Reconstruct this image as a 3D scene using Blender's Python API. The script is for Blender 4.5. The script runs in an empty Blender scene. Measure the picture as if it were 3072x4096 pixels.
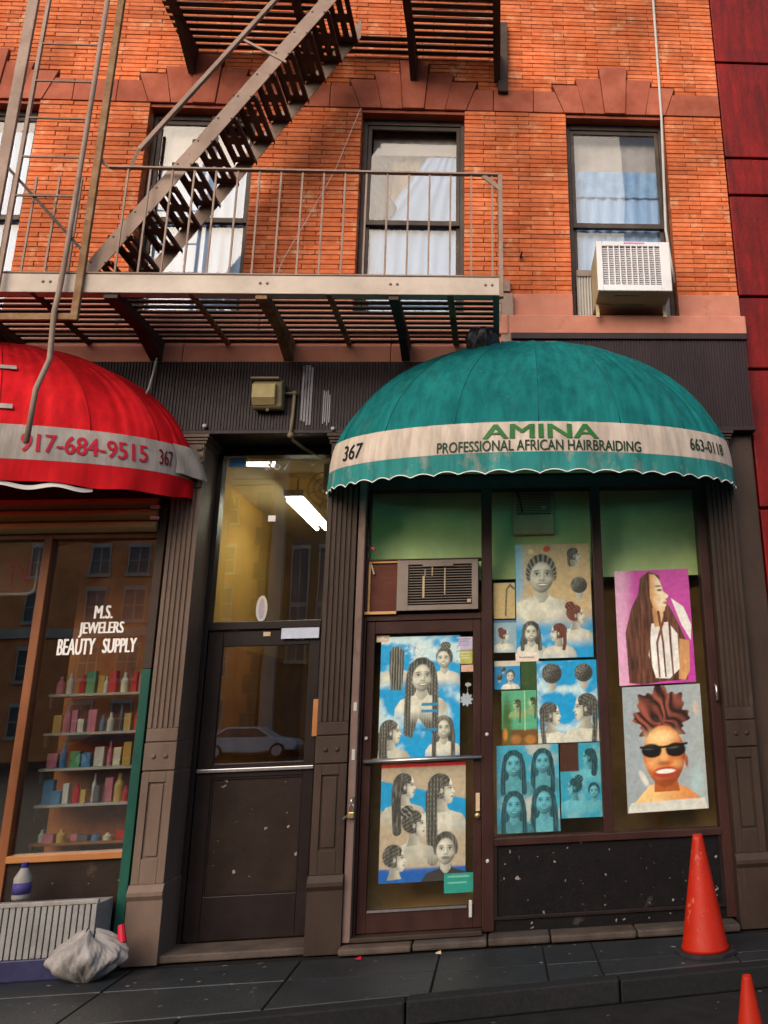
import bpy, bmesh, math, random
from mathutils import Vector, Matrix
random.seed(7)
PI = math.pi
scene = bpy.context.scene
C = scene.collection

# ------------------------------------------------------------------ camera
cam_d = bpy.data.cameras.new('camera')
cam = bpy.data.objects.new('camera', cam_d); C.objects.link(cam)
right = Vector((0.995724, -0.085423, -0.035167)); up = Vector((0.008103, -0.298444, 0.954393)); back = Vector((-0.092023, -0.950597, -0.296476))
cam.matrix_world = Matrix(((right.x, up.x, back.x, 0.0), (right.y, up.y, back.y, -7.0), (right.z, up.z, back.z, 1.55), (0, 0, 0, 1)))
cam_d.sensor_fit = 'HORIZONTAL'; cam_d.sensor_width = 36.0; cam_d.lens = 40.79
cam_d.shift_x = -0.253; cam_d.shift_y = -0.0947
cam_d.clip_start = 0.05; cam_d.clip_end = 2000
scene.camera = cam

# ------------------------------------------------------------------ sky, sun, exposure
SUN_EL, SUN_AZ = 29.0, 204.0         # hazy sun high over the street, left of the camera: soft light without hard shadows
world = bpy.data.worlds.new('World'); scene.world = world; world.use_nodes = True
wn = world.node_tree.nodes; wl = world.node_tree.links
bgn = wn['Background']; sky = wn.new('ShaderNodeTexSky')
sky.sky_type = 'NISHITA'; sky.sun_disc = False
sky.sun_elevation = math.radians(SUN_EL); sky.sun_rotation = math.radians(SUN_AZ)
sky.air_density = 1.0; sky.dust_density = 2.5; sky.ozone_density = 1.0
wl.new(sky.outputs[0], bgn.inputs[0]); bgn.inputs[1].default_value = 0.10
sun_d = bpy.data.lights.new('sun', 'SUN'); sun_d.energy = 1.5; sun_d.angle = math.radians(58); sun_d.color = (1.0, 0.84, 0.64)
sun = bpy.data.objects.new('sun', sun_d); C.objects.link(sun)
az, el = math.radians(SUN_AZ), math.radians(SUN_EL)
sdir = Vector((math.sin(az) * math.cos(el), math.cos(az) * math.cos(el), math.sin(el)))
sun.rotation_euler = (-sdir).to_track_quat('-Z', 'Y').to_euler(); sun.location = (0, 30, 40)
scene.view_settings.view_transform = 'Standard'; scene.view_settings.look = 'None'
scene.view_settings.gamma = 1.0; scene.view_settings.use_curve_mapping = False
scene.view_settings.exposure = 1.08
scene.cycles.use_denoising = True
scene.cycles.max_bounces = 8; scene.cycles.transparent_max_bounces = 16
scene.cycles.caustics_reflective = False; scene.cycles.caustics_refractive = False
scene.cycles.sample_clamp_indirect = 6.0

# ------------------------------------------------------------------ helpers
def lin(h):
    h = h.lstrip('#'); r = []
    for i in (0, 2, 4):
        c = int(h[i:i + 2], 16) / 255.0
        r.append(c / 12.92 if c <= 0.04045 else ((c + 0.055) / 1.055) ** 2.4)
    return (r[0], r[1], r[2], 1.0)

def colr(c):
    return lin(c) if isinstance(c, str) else (c[0], c[1], c[2], 1.0)

def N(m, t, **kw):
    n = m.node_tree.nodes.new(t)
    for k, v in kw.items():
        if k in n.inputs: n.inputs[k].default_value = v
        else: setattr(n, k, v)
    return n

def mat(name, c1, c2=None, scale=8.0, rough=0.6, bump=0.0, bscale=None, metal=0.0, spec=0.18, stretch=(1, 1, 1),
        speck=None, speck_amt=0.62, speck_scale=60.0, vary=None, patch=None, patch_amt=0.55, patch_scale=3.0, macro=(0.80, 1.12), streak=None):
    """procedural paint / stone / metal: two tones by noise, optional patches, specks and relief"""
    m = bpy.data.materials.new(name); m.use_nodes = True
    L = m.node_tree.links; b = m.node_tree.nodes['Principled BSDF']
    b.inputs['Roughness'].default_value = rough; b.inputs['Metallic'].default_value = metal
    b.inputs['Specular IOR Level'].default_value = spec
    c1 = colr(c1); c2 = colr(c2) if c2 else c1
    tc = N(m, 'ShaderNodeNewGeometry'); mp = N(m, 'ShaderNodeMapping'); mp.inputs['Scale'].default_value = stretch
    L.new(tc.outputs['Position'], mp.inputs[0])
    no = N(m, 'ShaderNodeTexNoise', Scale=scale, Detail=6.0, Roughness=0.6); L.new(mp.outputs[0], no.inputs['Vector'])
    rp = N(m, 'ShaderNodeValToRGB'); rp.color_ramp.elements[0].position = 0.33; rp.color_ramp.elements[1].position = 0.67
    rp.color_ramp.elements[0].color = c1; rp.color_ramp.elements[1].color = c2
    L.new(no.outputs['Fac'], rp.inputs[0]); out = rp.outputs[0]
    if vary:
        oi = N(m, 'ShaderNodeObjectInfo'); ge = N(m, 'ShaderNodeNewGeometry')
        add = N(m, 'ShaderNodeMath', operation='ADD'); L.new(oi.outputs['Random'], add.inputs[0]); L.new(ge.outputs['Random Per Island'], add.inputs[1])
        fr = N(m, 'ShaderNodeMath', operation='FRACT'); L.new(add.outputs[0], fr.inputs[0])
        vr = N(m, 'ShaderNodeValToRGB'); e = vr.color_ramp.elements
        e[0].color = colr(vary[0]); e[1].color = colr(vary[-1])
        for i in range(1, len(vary) - 1):
            q = e.new(i / (len(vary) - 1)); q.color = colr(vary[i])
        L.new(fr.outputs[0], vr.inputs[0])
        mx = N(m, 'ShaderNodeMix', data_type='RGBA', blend_type='MULTIPLY'); mx.inputs[0].default_value = 1.0
        L.new(out, mx.inputs[6]); L.new(vr.outputs[0], mx.inputs[7]); out = mx.outputs[2]
    if patch:
        pn = N(m, 'ShaderNodeTexNoise', Scale=patch_scale, Detail=9.0, Roughness=0.68); L.new(mp.outputs[0], pn.inputs['Vector'])
        pr = N(m, 'ShaderNodeValToRGB'); pr.color_ramp.elements[0].position = patch_amt; pr.color_ramp.elements[1].position = min(1.0, patch_amt + 0.14)
        L.new(pn.outputs['Fac'], pr.inputs[0])
        mx = N(m, 'ShaderNodeMix', data_type='RGBA'); L.new(pr.outputs[0], mx.inputs[0]); L.new(out, mx.inputs[6]); mx.inputs[7].default_value = colr(patch); out = mx.outputs[2]
    if speck:
        sn = N(m, 'ShaderNodeTexNoise', Scale=speck_scale, Detail=2.0, Roughness=0.4); L.new(tc.outputs['Position'], sn.inputs['Vector'])
        sr = N(m, 'ShaderNodeValToRGB'); sr.color_ramp.elements[0].position = speck_amt; sr.color_ramp.elements[1].position = speck_amt + 0.04
        L.new(sn.outputs['Fac'], sr.inputs[0])
        mx = N(m, 'ShaderNodeMix', data_type='RGBA'); L.new(sr.outputs[0], mx.inputs[0]); L.new(out, mx.inputs[6]); mx.inputs[7].default_value = colr(speck); out = mx.outputs[2]
    mn = N(m, 'ShaderNodeTexNoise', Scale=1.15, Detail=5.0, Roughness=0.6); L.new(tc.outputs['Position'], mn.inputs['Vector'])
    ml = N(m, 'ShaderNodeMapRange'); ml.inputs['From Min'].default_value = 0.3; ml.inputs['From Max'].default_value = 0.7; ml.inputs['To Min'].default_value = macro[0]; ml.inputs['To Max'].default_value = macro[1]
    L.new(mn.outputs['Fac'], ml.inputs[0]); mm_ = N(m, 'ShaderNodeMix', data_type='RGBA', blend_type='MULTIPLY'); mm_.inputs[0].default_value = 1.0
    L.new(out, mm_.inputs[6]); L.new(ml.outputs[0], mm_.inputs[7]); out = mm_.outputs[2]
    if streak:
        sm = N(m, 'ShaderNodeMapping'); sm.inputs['Scale'].default_value = (7, 7, 0.8); L.new(tc.outputs['Position'], sm.inputs[0])
        sk = N(m, 'ShaderNodeTexNoise', Scale=2.0, Detail=7.0, Roughness=0.65); L.new(sm.outputs[0], sk.inputs['Vector'])
        sr_ = N(m, 'ShaderNodeMapRange'); sr_.inputs['From Min'].default_value = 0.38; sr_.inputs['From Max'].default_value = 0.62; sr_.inputs['To Min'].default_value = streak; sr_.inputs['To Max'].default_value = 1.08
        L.new(sk.outputs['Fac'], sr_.inputs[0]); sx_ = N(m, 'ShaderNodeMix', data_type='RGBA', blend_type='MULTIPLY'); sx_.inputs[0].default_value = 1.0
        L.new(out, sx_.inputs[6]); L.new(sr_.outputs[0], sx_.inputs[7]); out = sx_.outputs[2]
    L.new(out, b.inputs['Base Color'])
    if bump:
        bn = N(m, 'ShaderNodeTexNoise', Scale=bscale or scale * 6, Detail=5.0, Roughness=0.65); L.new(mp.outputs[0], bn.inputs['Vector'])
        bm_ = N(m, 'ShaderNodeBump', Strength=bump, Distance=0.01); L.new(bn.outputs['Fac'], bm_.inputs['Height']); L.new(bm_.outputs[0], b.inputs['Normal'])
        rr = N(m, 'ShaderNodeMapRange'); rr.inputs['To Min'].default_value = max(0.05, rough - 0.15); rr.inputs['To Max'].default_value = min(1, rough + 0.2)
        L.new(bn.outputs['Fac'], rr.inputs[0]); L.new(rr.outputs[0], b.inputs['Roughness'])
    return m

def glass_mat(name, k=2.4, tint=(0.93, 0.95, 0.93), rough=0.0):
    m = bpy.data.materials.new(name); m.use_nodes = True; L = m.node_tree.links
    for n in list(m.node_tree.nodes): m.node_tree.nodes.remove(n)
    o = N(m, 'ShaderNodeOutputMaterial'); t = N(m, 'ShaderNodeBsdfTransparent'); t.inputs[0].default_value = (*tint, 1)
    g = N(m, 'ShaderNodeBsdfGlossy'); g.inputs['Roughness'].default_value = rough
    tc = N(m, 'ShaderNodeNewGeometry'); no = N(m, 'ShaderNodeTexNoise', Scale=1.7, Detail=1.0); L.new(tc.outputs['Position'], no.inputs['Vector'])
    bp = N(m, 'ShaderNodeBump', Strength=0.06, Distance=0.01); L.new(no.outputs['Fac'], bp.inputs['Height']); L.new(bp.outputs[0], g.inputs['Normal'])
    lw = N(m, 'ShaderNodeLayerWeight', Blend=0.5); pw = N(m, 'ShaderNodeMath', operation='POWER'); pw.inputs[1].default_value = 5.0; L.new(lw.outputs['Facing'], pw.inputs[0])
    f = N(m, 'ShaderNodeMath', operation='MULTIPLY_ADD'); f.inputs[1].default_value = 0.96; f.inputs[2].default_value = 0.04; L.new(pw.outputs[0], f.inputs[0]); mu = N(m, 'ShaderNodeMath', operation='MULTIPLY', use_clamp=True); mu.inputs[1].default_value = k
    L.new(f.outputs[0], mu.inputs[0]); mx = N(m, 'ShaderNodeMixShader')
    L.new(mu.outputs[0], mx.inputs[0]); L.new(t.outputs[0], mx.inputs[1]); L.new(g.outputs[0], mx.inputs[2]); L.new(mx.outputs[0], o.inputs[0])
    return m

def cloth_mat(name, c1, c2, trans=0.35, scale=5.0, rough=0.75, patch=None, patch_amt=0.6, speck=None, patch_scale=4.0, stretch=(1, 1, 1), bump=0.25, streak=None):
    m = mat(name, c1, c2, scale=scale, rough=rough, bump=bump * 0.6, bscale=150, macro=(0.84, 1.12), streak=streak, patch=patch, patch_amt=patch_amt, patch_scale=patch_scale, speck=speck, speck_amt=0.775, speck_scale=34, stretch=stretch)
    L = m.node_tree.links; nd = m.node_tree.nodes; b = nd['Principled BSDF']; o = nd['Material Output']
    tr = N(m, 'ShaderNodeBsdfTranslucent'); src = b.inputs['Base Color'].links[0].from_socket; L.new(src, tr.inputs[0])
    mx = N(m, 'ShaderNodeMixShader'); mx.inputs[0].default_value = trans
    L.new(b.outputs[0], mx.inputs[1]); L.new(tr.outputs[0], mx.inputs[2]); L.new(mx.outputs[0], o.inputs[0])
    return m

def emit_mat(name, c, s):
    m = bpy.data.materials.new(name); m.use_nodes = True; b = m.node_tree.nodes['Principled BSDF']
    b.inputs['Base Color'].default_value = colr(c); b.inputs['Emission Color'].default_value = colr(c); b.inputs['Emission Strength'].default_value = s
    return m

def print_mat():
    m = bpy.data.materials.new('printed_paper'); m.use_nodes = True; L = m.node_tree.links; b = m.node_tree.nodes['Principled BSDF']
    a = N(m, 'ShaderNodeVertexColor', layer_name='Col'); tc = N(m, 'ShaderNodeNewGeometry')
    no = N(m, 'ShaderNodeTexNoise', Scale=22.0, Detail=6.0, Roughness=0.7); L.new(tc.outputs['Position'], no.inputs['Vector'])
    mr = N(m, 'ShaderNodeMapRange'); mr.inputs['From Min'].default_value = 0.3; mr.inputs['From Max'].default_value = 0.7; mr.inputs['To Min'].default_value = 1.06; mr.inputs['To Max'].default_value = 1.34
    L.new(no.outputs['Fac'], mr.inputs[0])
    mx = N(m, 'ShaderNodeMix', data_type='RGBA', blend_type='MULTIPLY'); mx.inputs[0].default_value = 1.0
    L.new(a.outputs[0], mx.inputs[6]); L.new(mr.outputs[0], mx.inputs[7]); L.new(mx.outputs[2], b.inputs['Base Color'])
    b.inputs['Roughness'].default_value = 0.4
    return m

def wloc(p):
    v = Vector((0, 0, 0))
    while p is not None:
        v = v + p.location; p = p.parent
    return v

class MB:
    """collects shapes given in world coordinates and links them as one mesh object"""
    def __init__(s): s.v = []; s.f = []; s.m = []; s.c = []
    def add(s, vs, fs, mi=0):
        o = len(s.v); s.v += [tuple(q) for q in vs]; s.f += [tuple(i + o for i in f) for f in fs]; s.m += [mi] * len(fs); return s
    def box(s, x0, x1, y0, y1, z0, z1, mi=0):
        x0, x1 = min(x0, x1), max(x0, x1); y0, y1 = min(y0, y1), max(y0, y1); z0, z1 = min(z0, z1), max(z0, z1)
        return s.add([(x0, y0, z0), (x1, y0, z0), (x1, y1, z0), (x0, y1, z0), (x0, y0, z1), (x1, y0, z1), (x1, y1, z1), (x0, y1, z1)],
                     [(0, 3, 2, 1), (4, 5, 6, 7), (0, 1, 5, 4), (1, 2, 6, 5), (2, 3, 7, 6), (3, 0, 4, 7)], mi)
    def prism_z(s, poly, z0, z1, mi=0):      # poly in x,y counter-clockwise
        n = len(poly); vs = [(x, y, z0) for x, y in poly] + [(x, y, z1) for x, y in poly]
        fs = [tuple(range(n - 1, -1, -1)), tuple(range(n, 2 * n))] + [(i, (i + 1) % n, n + (i + 1) % n, n + i) for i in range(n)]
        return s.add(vs, fs, mi)
    def prism_y(s, poly, y0, y1, mi=0):      # poly in x,z
        n = len(poly); vs = [(x, y0, z) for x, z in poly] + [(x, y1, z) for x, z in poly]
        fs = [tuple(range(n)), tuple(range(2 * n - 1, n - 1, -1))] + [(i, n + i, n + (i + 1) % n, (i + 1) % n) for i in range(n)]
        return s.add(vs, fs, mi)
    def prism_x(s, poly, x0, x1, mi=0):      # poly in y,z
        n = len(poly); vs = [(x0, y, z) for y, z in poly] + [(x1, y, z) for y, z in poly]
        fs = [tuple(range(n - 1, -1, -1)), tuple(range(n, 2 * n))] + [(i, (i + 1) % n, n + (i + 1) % n, n + i) for i in range(n)]
        return s.add(vs, fs, mi)
    def bar(s, a, b, w, h, upv=(0, 0, 1), mi=0):   # square bar from a to b
        a, b = Vector(a), Vector(b); d = (b - a).normalized(); u = Vector(upv)
        sd = d.cross(u)
        if sd.length < 1e-4: sd = d.cross(Vector((1, 0, 0)))
        sd.normalize(); u = sd.cross(d).normalized()
        o = [sd * (-w / 2) + u * (-h / 2), sd * (w / 2) + u * (-h / 2), sd * (w / 2) + u * (h / 2), sd * (-w / 2) + u * (h / 2)]
        return s.add([a + q for q in o] + [b + q for q in o], [(3, 2, 1, 0), (4, 5, 6, 7), (0, 1, 5, 4), (1, 2, 6, 5), (2, 3, 7, 6), (3, 0, 4, 7)], mi)
    def tube(s, pts, r, n=8, mi=0):
        pts = [Vector(p) for p in pts]; rings = []; ref = None
        for i, p in enumerate(pts):
            d = (pts[min(i + 1, len(pts) - 1)] - pts[max(i - 1, 0)]).normalized()
            if ref is None: ref = d.orthogonal().normalized()
            ref = (ref - d * ref.dot(d)).normalized(); bb = d.cross(ref)
            rr = r[i] if isinstance(r, (list, tuple)) else r
            rings.append([p + (ref * math.cos(2 * PI * k / n) + bb * math.sin(2 * PI * k / n)) * rr for k in range(n)])
        vs = [q for ring in rings for q in ring]; fs = []
        for i in range(len(rings) - 1):
            for k in range(n):
                fs.append((i * n + k, i * n + (k + 1) % n, (i + 1) * n + (k + 1) % n, (i + 1) * n + k))
        fs.append(tuple(range(n - 1, -1, -1))); fs.append(tuple((len(rings) - 1) * n + k for k in range(n)))
        return s.add(vs, fs, mi)
    def lathe(s, cx, cy, prof, n=24, mi=0):
        vs = []; fs = []
        for r, z in prof:
            for k in range(n): vs.append((cx + r * math.cos(2 * PI * k / n), cy + r * math.sin(2 * PI * k / n), z))
        for i in range(len(prof) - 1):
            for k in range(n): fs.append((i * n + k, i * n + (k + 1) % n, (i + 1) * n + (k + 1) % n, (i + 1) * n + k))
        fs.append(tuple(range(n - 1, -1, -1))); fs.append(tuple((len(prof) - 1) * n + k for k in range(n)))
        return s.add(vs, fs, mi)
    def ball(s, c, r, nu=10, nv=6, mi=0, sc=(1, 1, 1)):
        vs = []; fs = []
        for j in range(nv + 1):
            t = PI * j / nv
            for k in range(nu):
                a = 2 * PI * k / nu
                vs.append((c[0] + r * sc[0] * math.sin(t) * math.cos(a), c[1] + r * sc[1] * math.sin(t) * math.sin(a), c[2] + r * sc[2] * math.cos(t)))
        for j in range(nv):
            for k in range(nu): fs.append((j * nu + k, (j + 1) * nu + k, (j + 1) * nu + (k + 1) % nu, j * nu + (k + 1) % nu))
        return s.add(vs, fs, mi)
    def grid(s, fn, nu, nv, mi=0):           # fn(u,v) -> point
        vs = [fn(i / nu, j / nv) for j in range(nv + 1) for i in range(nu + 1)]
        fs = [(j * (nu + 1) + i, j * (nu + 1) + i + 1, (j + 1) * (nu + 1) + i + 1, (j + 1) * (nu + 1) + i) for j in range(nv) for i in range(nu)]
        return s.add(vs, fs, mi)
    def build(s, name, mats, parent=None, bevel=0.0, smooth=False, solid=0.0):
        me = bpy.data.meshes.new(name); o0 = wloc(parent)
        me.from_pydata([(x - o0.x, y - o0.y, z - o0.z) for x, y, z in s.v], [], s.f)
        if not isinstance(mats, (list, tuple)): mats = [mats]
        for q in mats: me.materials.append(q)
        if len(mats) > 1: me.polygons.foreach_set('material_index', s.m)
        if s.c:
            at = me.color_attributes.new('Col', 'FLOAT_COLOR', 'POINT')
            at.data.foreach_set('color', [q for c in s.c for q in c])
        if smooth: me.polygons.foreach_set('use_smooth', [True] * len(me.polygons))
        me.update()
        ob = bpy.data.objects.new(name, me); C.objects.link(ob); ob.parent = parent
        if solid:
            md = ob.modifiers.new('thickness', 'SOLIDIFY'); md.thickness = solid; md.offset = 0
        if bevel:
            md = ob.modifiers.new('edge', 'BEVEL'); md.width = bevel; md.segments = 2; md.limit_method = 'ANGLE'; md.angle_limit = math.radians(40)
        return ob

def tag(o, label=None, cat=None, group=None, kind=None):
    if label: o['label'] = label
    if cat: o['category'] = cat
    if group: o['group'] = group
    if kind: o['kind'] = kind
    return o

def thing(name, label, cat, loc=(0, 0, 0), group=None):
    o = bpy.data.objects.new(name, None); C.objects.link(o); o.location = loc; o.empty_display_size = 0.1
    return tag(o, label, cat, group)

def text_verts(body, height=None, width=None, shear=0.0, bold=0.0, spacing=1.0):
    """outline of a line of lettering as a flat triangulated mesh: verts in x (0..w), y (0..h)"""
    cu = bpy.data.curves.new('t', 'FONT'); cu.body = body; cu.size = 1.0; cu.shear = shear; cu.offset = bold; cu.space_character = spacing
    cu.resolution_u = 3
    ob = bpy.data.objects.new('t', cu); C.objects.link(ob)
    dg = bpy.context.evaluated_depsgraph_get(); me = bpy.data.meshes.new_from_object(ob.evaluated_get(dg))
    vs = [tuple(v.co) for v in me.vertices]; fs = [tuple(p.vertices) for p in me.polygons]
    bpy.data.objects.remove(ob); bpy.data.curves.remove(cu); bpy.data.meshes.remove(me)
    x0 = min(v[0] for v in vs); x1 = max(v[0] for v in vs); y0 = min(v[1] for v in vs); y1 = max(v[1] for v in vs)
    sy = (height / (y1 - y0)) if height else 1; sx = (width / (x1 - x0)) if width else sy
    return [((v[0] - x0) * sx, (v[1] - y0) * sy) for v in vs], fs

# ------------------------------------------------------------------ materials
BV = [(0.74, 0.64, 0.6), (0.95, 0.9, 0.88), (1.0, 1.0, 1.0), (0.86, 0.78, 0.74), (1.08, 1.12, 1.16), (0.97, 0.92, 0.88), (1.12, 1.22, 1.35), (0.88, 0.84, 0.82)]
M = {}
M['brick'] = mat('orange_brick', (0.5766, 0.1328, 0.04518), (0.6882, 0.2071, 0.08569), scale=14, rough=0.85, bump=0.5, bscale=70, vary=BV, patch=(0.78, 0.45, 0.26), patch_amt=0.56, patch_scale=4.5, macro=(0.52, 1.18))
M['mortar'] = mat('dark_mortar', (0.06, 0.018, 0.010), (0.10, 0.035, 0.018), scale=30, rough=0.95, bump=0.5)
M['stone'] = mat('red_brownstone', (0.3024, 0.07806, 0.0448), (0.4234, 0.1286, 0.08064), scale=5, rough=0.9, bump=0.5, bscale=45, vary=[(0.8, 0.75, 0.75), (1.05, 1.05, 1.05), (0.9, 0.85, 0.85), (1.1, 1.15, 1.15)])
M['sillstone'] = mat('pink_brownstone_sill', (0.462, 0.176, 0.121), (0.55, 0.231, 0.165), scale=4, rough=0.85, bump=0.4, bscale=50, patch=(0.33, 0.12, 0.08), patch_amt=0.6)
M['fascia'] = mat('purple_brown_paint', (0.02076, 0.01148, 0.01589), (0.03209, 0.01857, 0.02304), scale=3, rough=0.42, bump=0.25, bscale=40, stretch=(1, 1, 0.25), patch=(0.13, 0.10, 0.12), patch_amt=0.66, patch_scale=6)
M['iron_pilaster'] = mat('worn_brown_cast_iron', (0.03409, 0.02133, 0.01636), (0.05226, 0.03352, 0.02598), scale=4, rough=0.5, bump=0.3, bscale=60, stretch=(1, 1, 0.3), patch=(0.08, 0.05, 0.042), patch_amt=0.62, patch_scale=7)
M['iron_lit'] = mat('lit_pale_cast_iron', (0.1035, 0.06704, 0.051), (0.1552, 0.1073, 0.08372), scale=4, rough=0.5, bump=0.3, bscale=60, stretch=(1, 1, 0.3), patch=(0.13, 0.085, 0.07), patch_amt=0.62, patch_scale=7)  # paler copy of the pilaster iron, light on the left one put into colour
M['red_frame'] = mat('oxblood_painted_wood', (0.03094, 0.01155, 0.01013), (0.0495, 0.021, 0.018), scale=5, rough=0.38, bump=0.2, bscale=50, stretch=(1, 1, 0.4), patch=(0.03, 0.012, 0.012), patch_amt=0.6, patch_scale=8)
M['pink_frame'] = mat('worn_pinkish_steel_post', (0.144, 0.09, 0.078), (0.204, 0.138, 0.12), scale=6, rough=0.5, bump=0.3, stretch=(1, 1, 0.4), patch=(0.10, 0.05, 0.045), patch_amt=0.55, patch_scale=6)
M['door_brown'] = mat('dark_purple_brown_door_paint', (0.01313, 0.0084, 0.008925), (0.01969, 0.01313, 0.01313), scale=4, rough=0.35, bump=0.15, bscale=50)
M['door_panel'] = mat('worn_brown_door_panel', (0.01485, 0.0081, 0.00594), (0.02295, 0.0135, 0.00972), scale=6, rough=0.55, bump=0.25, speck=(0.26, 0.22, 0.19), speck_amt=0.72, speck_scale=20, patch=(0.10, 0.065, 0.05), patch_amt=0.62)
M['black_panel'] = mat('speckled_black_kick_panel', (0.0044, 0.00352, 0.004224), (0.007923, 0.006336, 0.00704), scale=7, rough=0.45, bump=0.3, speck=(0.24, 0.21, 0.20), speck_amt=0.70, speck_scale=22, patch=(0.09, 0.075, 0.075), patch_amt=0.63)
M['glass'] = glass_mat('shop_glass', 1.1, (0.98, 0.99, 0.97))
M['glass_door'] = glass_mat('entrance_glass', 5.5)
M['glass_jeweller'] = glass_mat('jeweller_glass', 5.5)
M['glass_up'] = glass_mat('upper_window_glass', 0.9, (0.97, 0.97, 0.98))
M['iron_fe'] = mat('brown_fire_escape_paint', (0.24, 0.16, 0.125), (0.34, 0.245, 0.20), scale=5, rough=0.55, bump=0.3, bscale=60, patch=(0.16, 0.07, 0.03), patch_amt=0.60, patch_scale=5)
M['iron_beam'] = mat('pale_fire_escape_beam', (0.448, 0.3696, 0.3136), (0.5824, 0.4928, 0.4256), scale=3, rough=0.5, bump=0.25, bscale=60, patch=(0.28, 0.17, 0.08), patch_amt=0.66, patch_scale=6)
M['tread'] = mat('brown_tread_iron', (0.065, 0.034, 0.024), (0.11, 0.062, 0.045), scale=6, rough=0.6, bump=0.3)
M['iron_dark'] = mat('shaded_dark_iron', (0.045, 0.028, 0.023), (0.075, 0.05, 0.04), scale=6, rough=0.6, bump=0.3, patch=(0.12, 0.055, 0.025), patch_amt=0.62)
M['rust'] = mat('rusty_iron', (0.20, 0.10, 0.045), (0.30, 0.19, 0.11), scale=10, rough=0.75, bump=0.5, bscale=60, patch=(0.10, 0.06, 0.045), patch_amt=0.55)
M['teal'] = cloth_mat('teal_awning_canvas', (0.0231, 0.3759, 0.3908), (0.0363, 0.4897, 0.5069), streak=0.72, trans=0.70, scale=2.2, speck=(0.5, 0.62, 0.6), patch=(0.06, 0.36, 0.36), patch_amt=0.56, patch_scale=5, stretch=(1, 1, 0.25))
M['teal_val'] = cloth_mat('faded_teal_valance', (0.023, 0.2415, 0.238), (0.0575, 0.3502, 0.3438), streak=0.72, trans=0.30, scale=3, patch=(0.33, 0.36, 0.32), patch_amt=0.52, patch_scale=5, stretch=(1, 1, 0.5))
M['band'] = cloth_mat('dirty_white_awning_band', (0.5, 0.4137, 0.3528), (0.5645, 0.4826, 0.4092), streak=0.72, trans=0.02, scale=3, patch=(0.48, 0.40, 0.36), patch_amt=0.64)
M['seam_teal'] = mat('dark_teal_stitched_seam', (0.008, 0.11, 0.11), (0.012, 0.15, 0.15), rough=0.8)
M['seam_red'] = mat('dark_red_stitched_seam', (0.30, 0.004, 0.006), (0.36, 0.006, 0.008), rough=0.8)
M['piping'] = mat('white_piping', (0.75, 0.72, 0.68), rough=0.7)
M['red'] = cloth_mat('red_awning_canvas', (0.6851, 0.00663, 0.01326), (0.8177, 0.01326, 0.0221), streak=0.8, trans=0.28, scale=2, patch=(0.50, 0.004, 0.01), patch_amt=0.62)
M['band_grey'] = cloth_mat('grey_awning_band', (0.336, 0.296, 0.272), (0.416, 0.368, 0.336), streak=0.72, trans=0.02, scale=3, patch=(0.34, 0.28, 0.26), patch_amt=0.62)
M['ink_green'] = mat('green_lettering', (0.012, 0.10, 0.02), (0.02, 0.15, 0.03), rough=0.5)
M['ink_dark'] = mat('dark_green_lettering', (0.006, 0.035, 0.016), rough=0.5)
M['ink_black'] = mat('black_lettering', (0.01, 0.01, 0.012), rough=0.5)
M['ink_red'] = mat('red_lettering', (0.48, 0.012, 0.035), rough=0.5)
M['ink_maroon'] = mat('maroon_lettering', (0.14, 0.01, 0.02), rough=0.5)
M['ink_white'] = mat('white_lettering', (0.8, 0.78, 0.76), rough=0.5)
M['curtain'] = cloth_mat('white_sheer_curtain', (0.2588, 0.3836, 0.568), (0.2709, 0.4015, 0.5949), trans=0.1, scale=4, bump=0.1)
M['curtain_blue'] = cloth_mat('pale_blue_curtain', (0.2835, 0.5184, 0.8464), (0.4725, 0.7128, 1.026), trans=0.35, scale=7, bump=0.1, stretch=(3, 1, 0.4))
M['blue_valance'] = cloth_mat('denim_blue_valance', (0.168, 0.336, 0.588), (0.308, 0.532, 0.784), trans=0.25, scale=9, bump=0.1)
M['shade'] = cloth_mat('grey_roller_shade', (0.3312, 0.3036, 0.276), (0.4232, 0.3956, 0.3588), trans=0.2, scale=6, bump=0.1)
M['drape'] = cloth_mat('beige_drape', (0.3, 0.2175, 0.12), (0.39, 0.2925, 0.18), trans=0.25, scale=8, bump=0.2)
M['plastic_dark'] = mat('dark_crumpled_plastic', (0.010, 0.011, 0.018), (0.03, 0.033, 0.05), scale=10, rough=0.22, bump=0.6, bscale=16)
M['win_frame'] = mat('dark_brown_window_frame', (0.05, 0.036, 0.032), (0.085, 0.064, 0.055), scale=6, rough=0.5, bump=0.15)
M['ac_white'] = mat('white_painted_metal', (0.66, 0.64, 0.66), (0.72, 0.7, 0.72), scale=5, rough=0.4, bump=0.1, patch=(0.5, 0.45, 0.42), patch_amt=0.68)
M['ac_tan'] = mat('tan_stained_metal', (0.42, 0.33, 0.19), (0.52, 0.42, 0.27), scale=5, rough=0.5, bump=0.15, patch=(0.25, 0.16, 0.07), patch_amt=0.64)
M['ac_fin'] = mat('dark_fins', (0.10, 0.095, 0.11), (0.2, 0.19, 0.21), scale=40, rough=0.5)
M['ac_grey'] = mat('grey_brown_plastic', (0.204, 0.1573, 0.136), (0.255, 0.204, 0.1785), scale=6, rough=0.5, bump=0.1)
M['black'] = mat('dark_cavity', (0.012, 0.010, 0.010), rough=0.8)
M['wood_red'] = mat('red_stained_plywood', (0.077, 0.0175, 0.0105), (0.119, 0.0315, 0.0175), scale=7, rough=0.45, bump=0.2, stretch=(0.3, 1, 1), patch=(0.05, 0.015, 0.012), patch_amt=0.6)
M['trim_orange'] = mat('orange_trim', (0.42, 0.16, 0.04), (0.62, 0.38, 0.18), scale=12, rough=0.3, stretch=(0.3, 1, 1))
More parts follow.
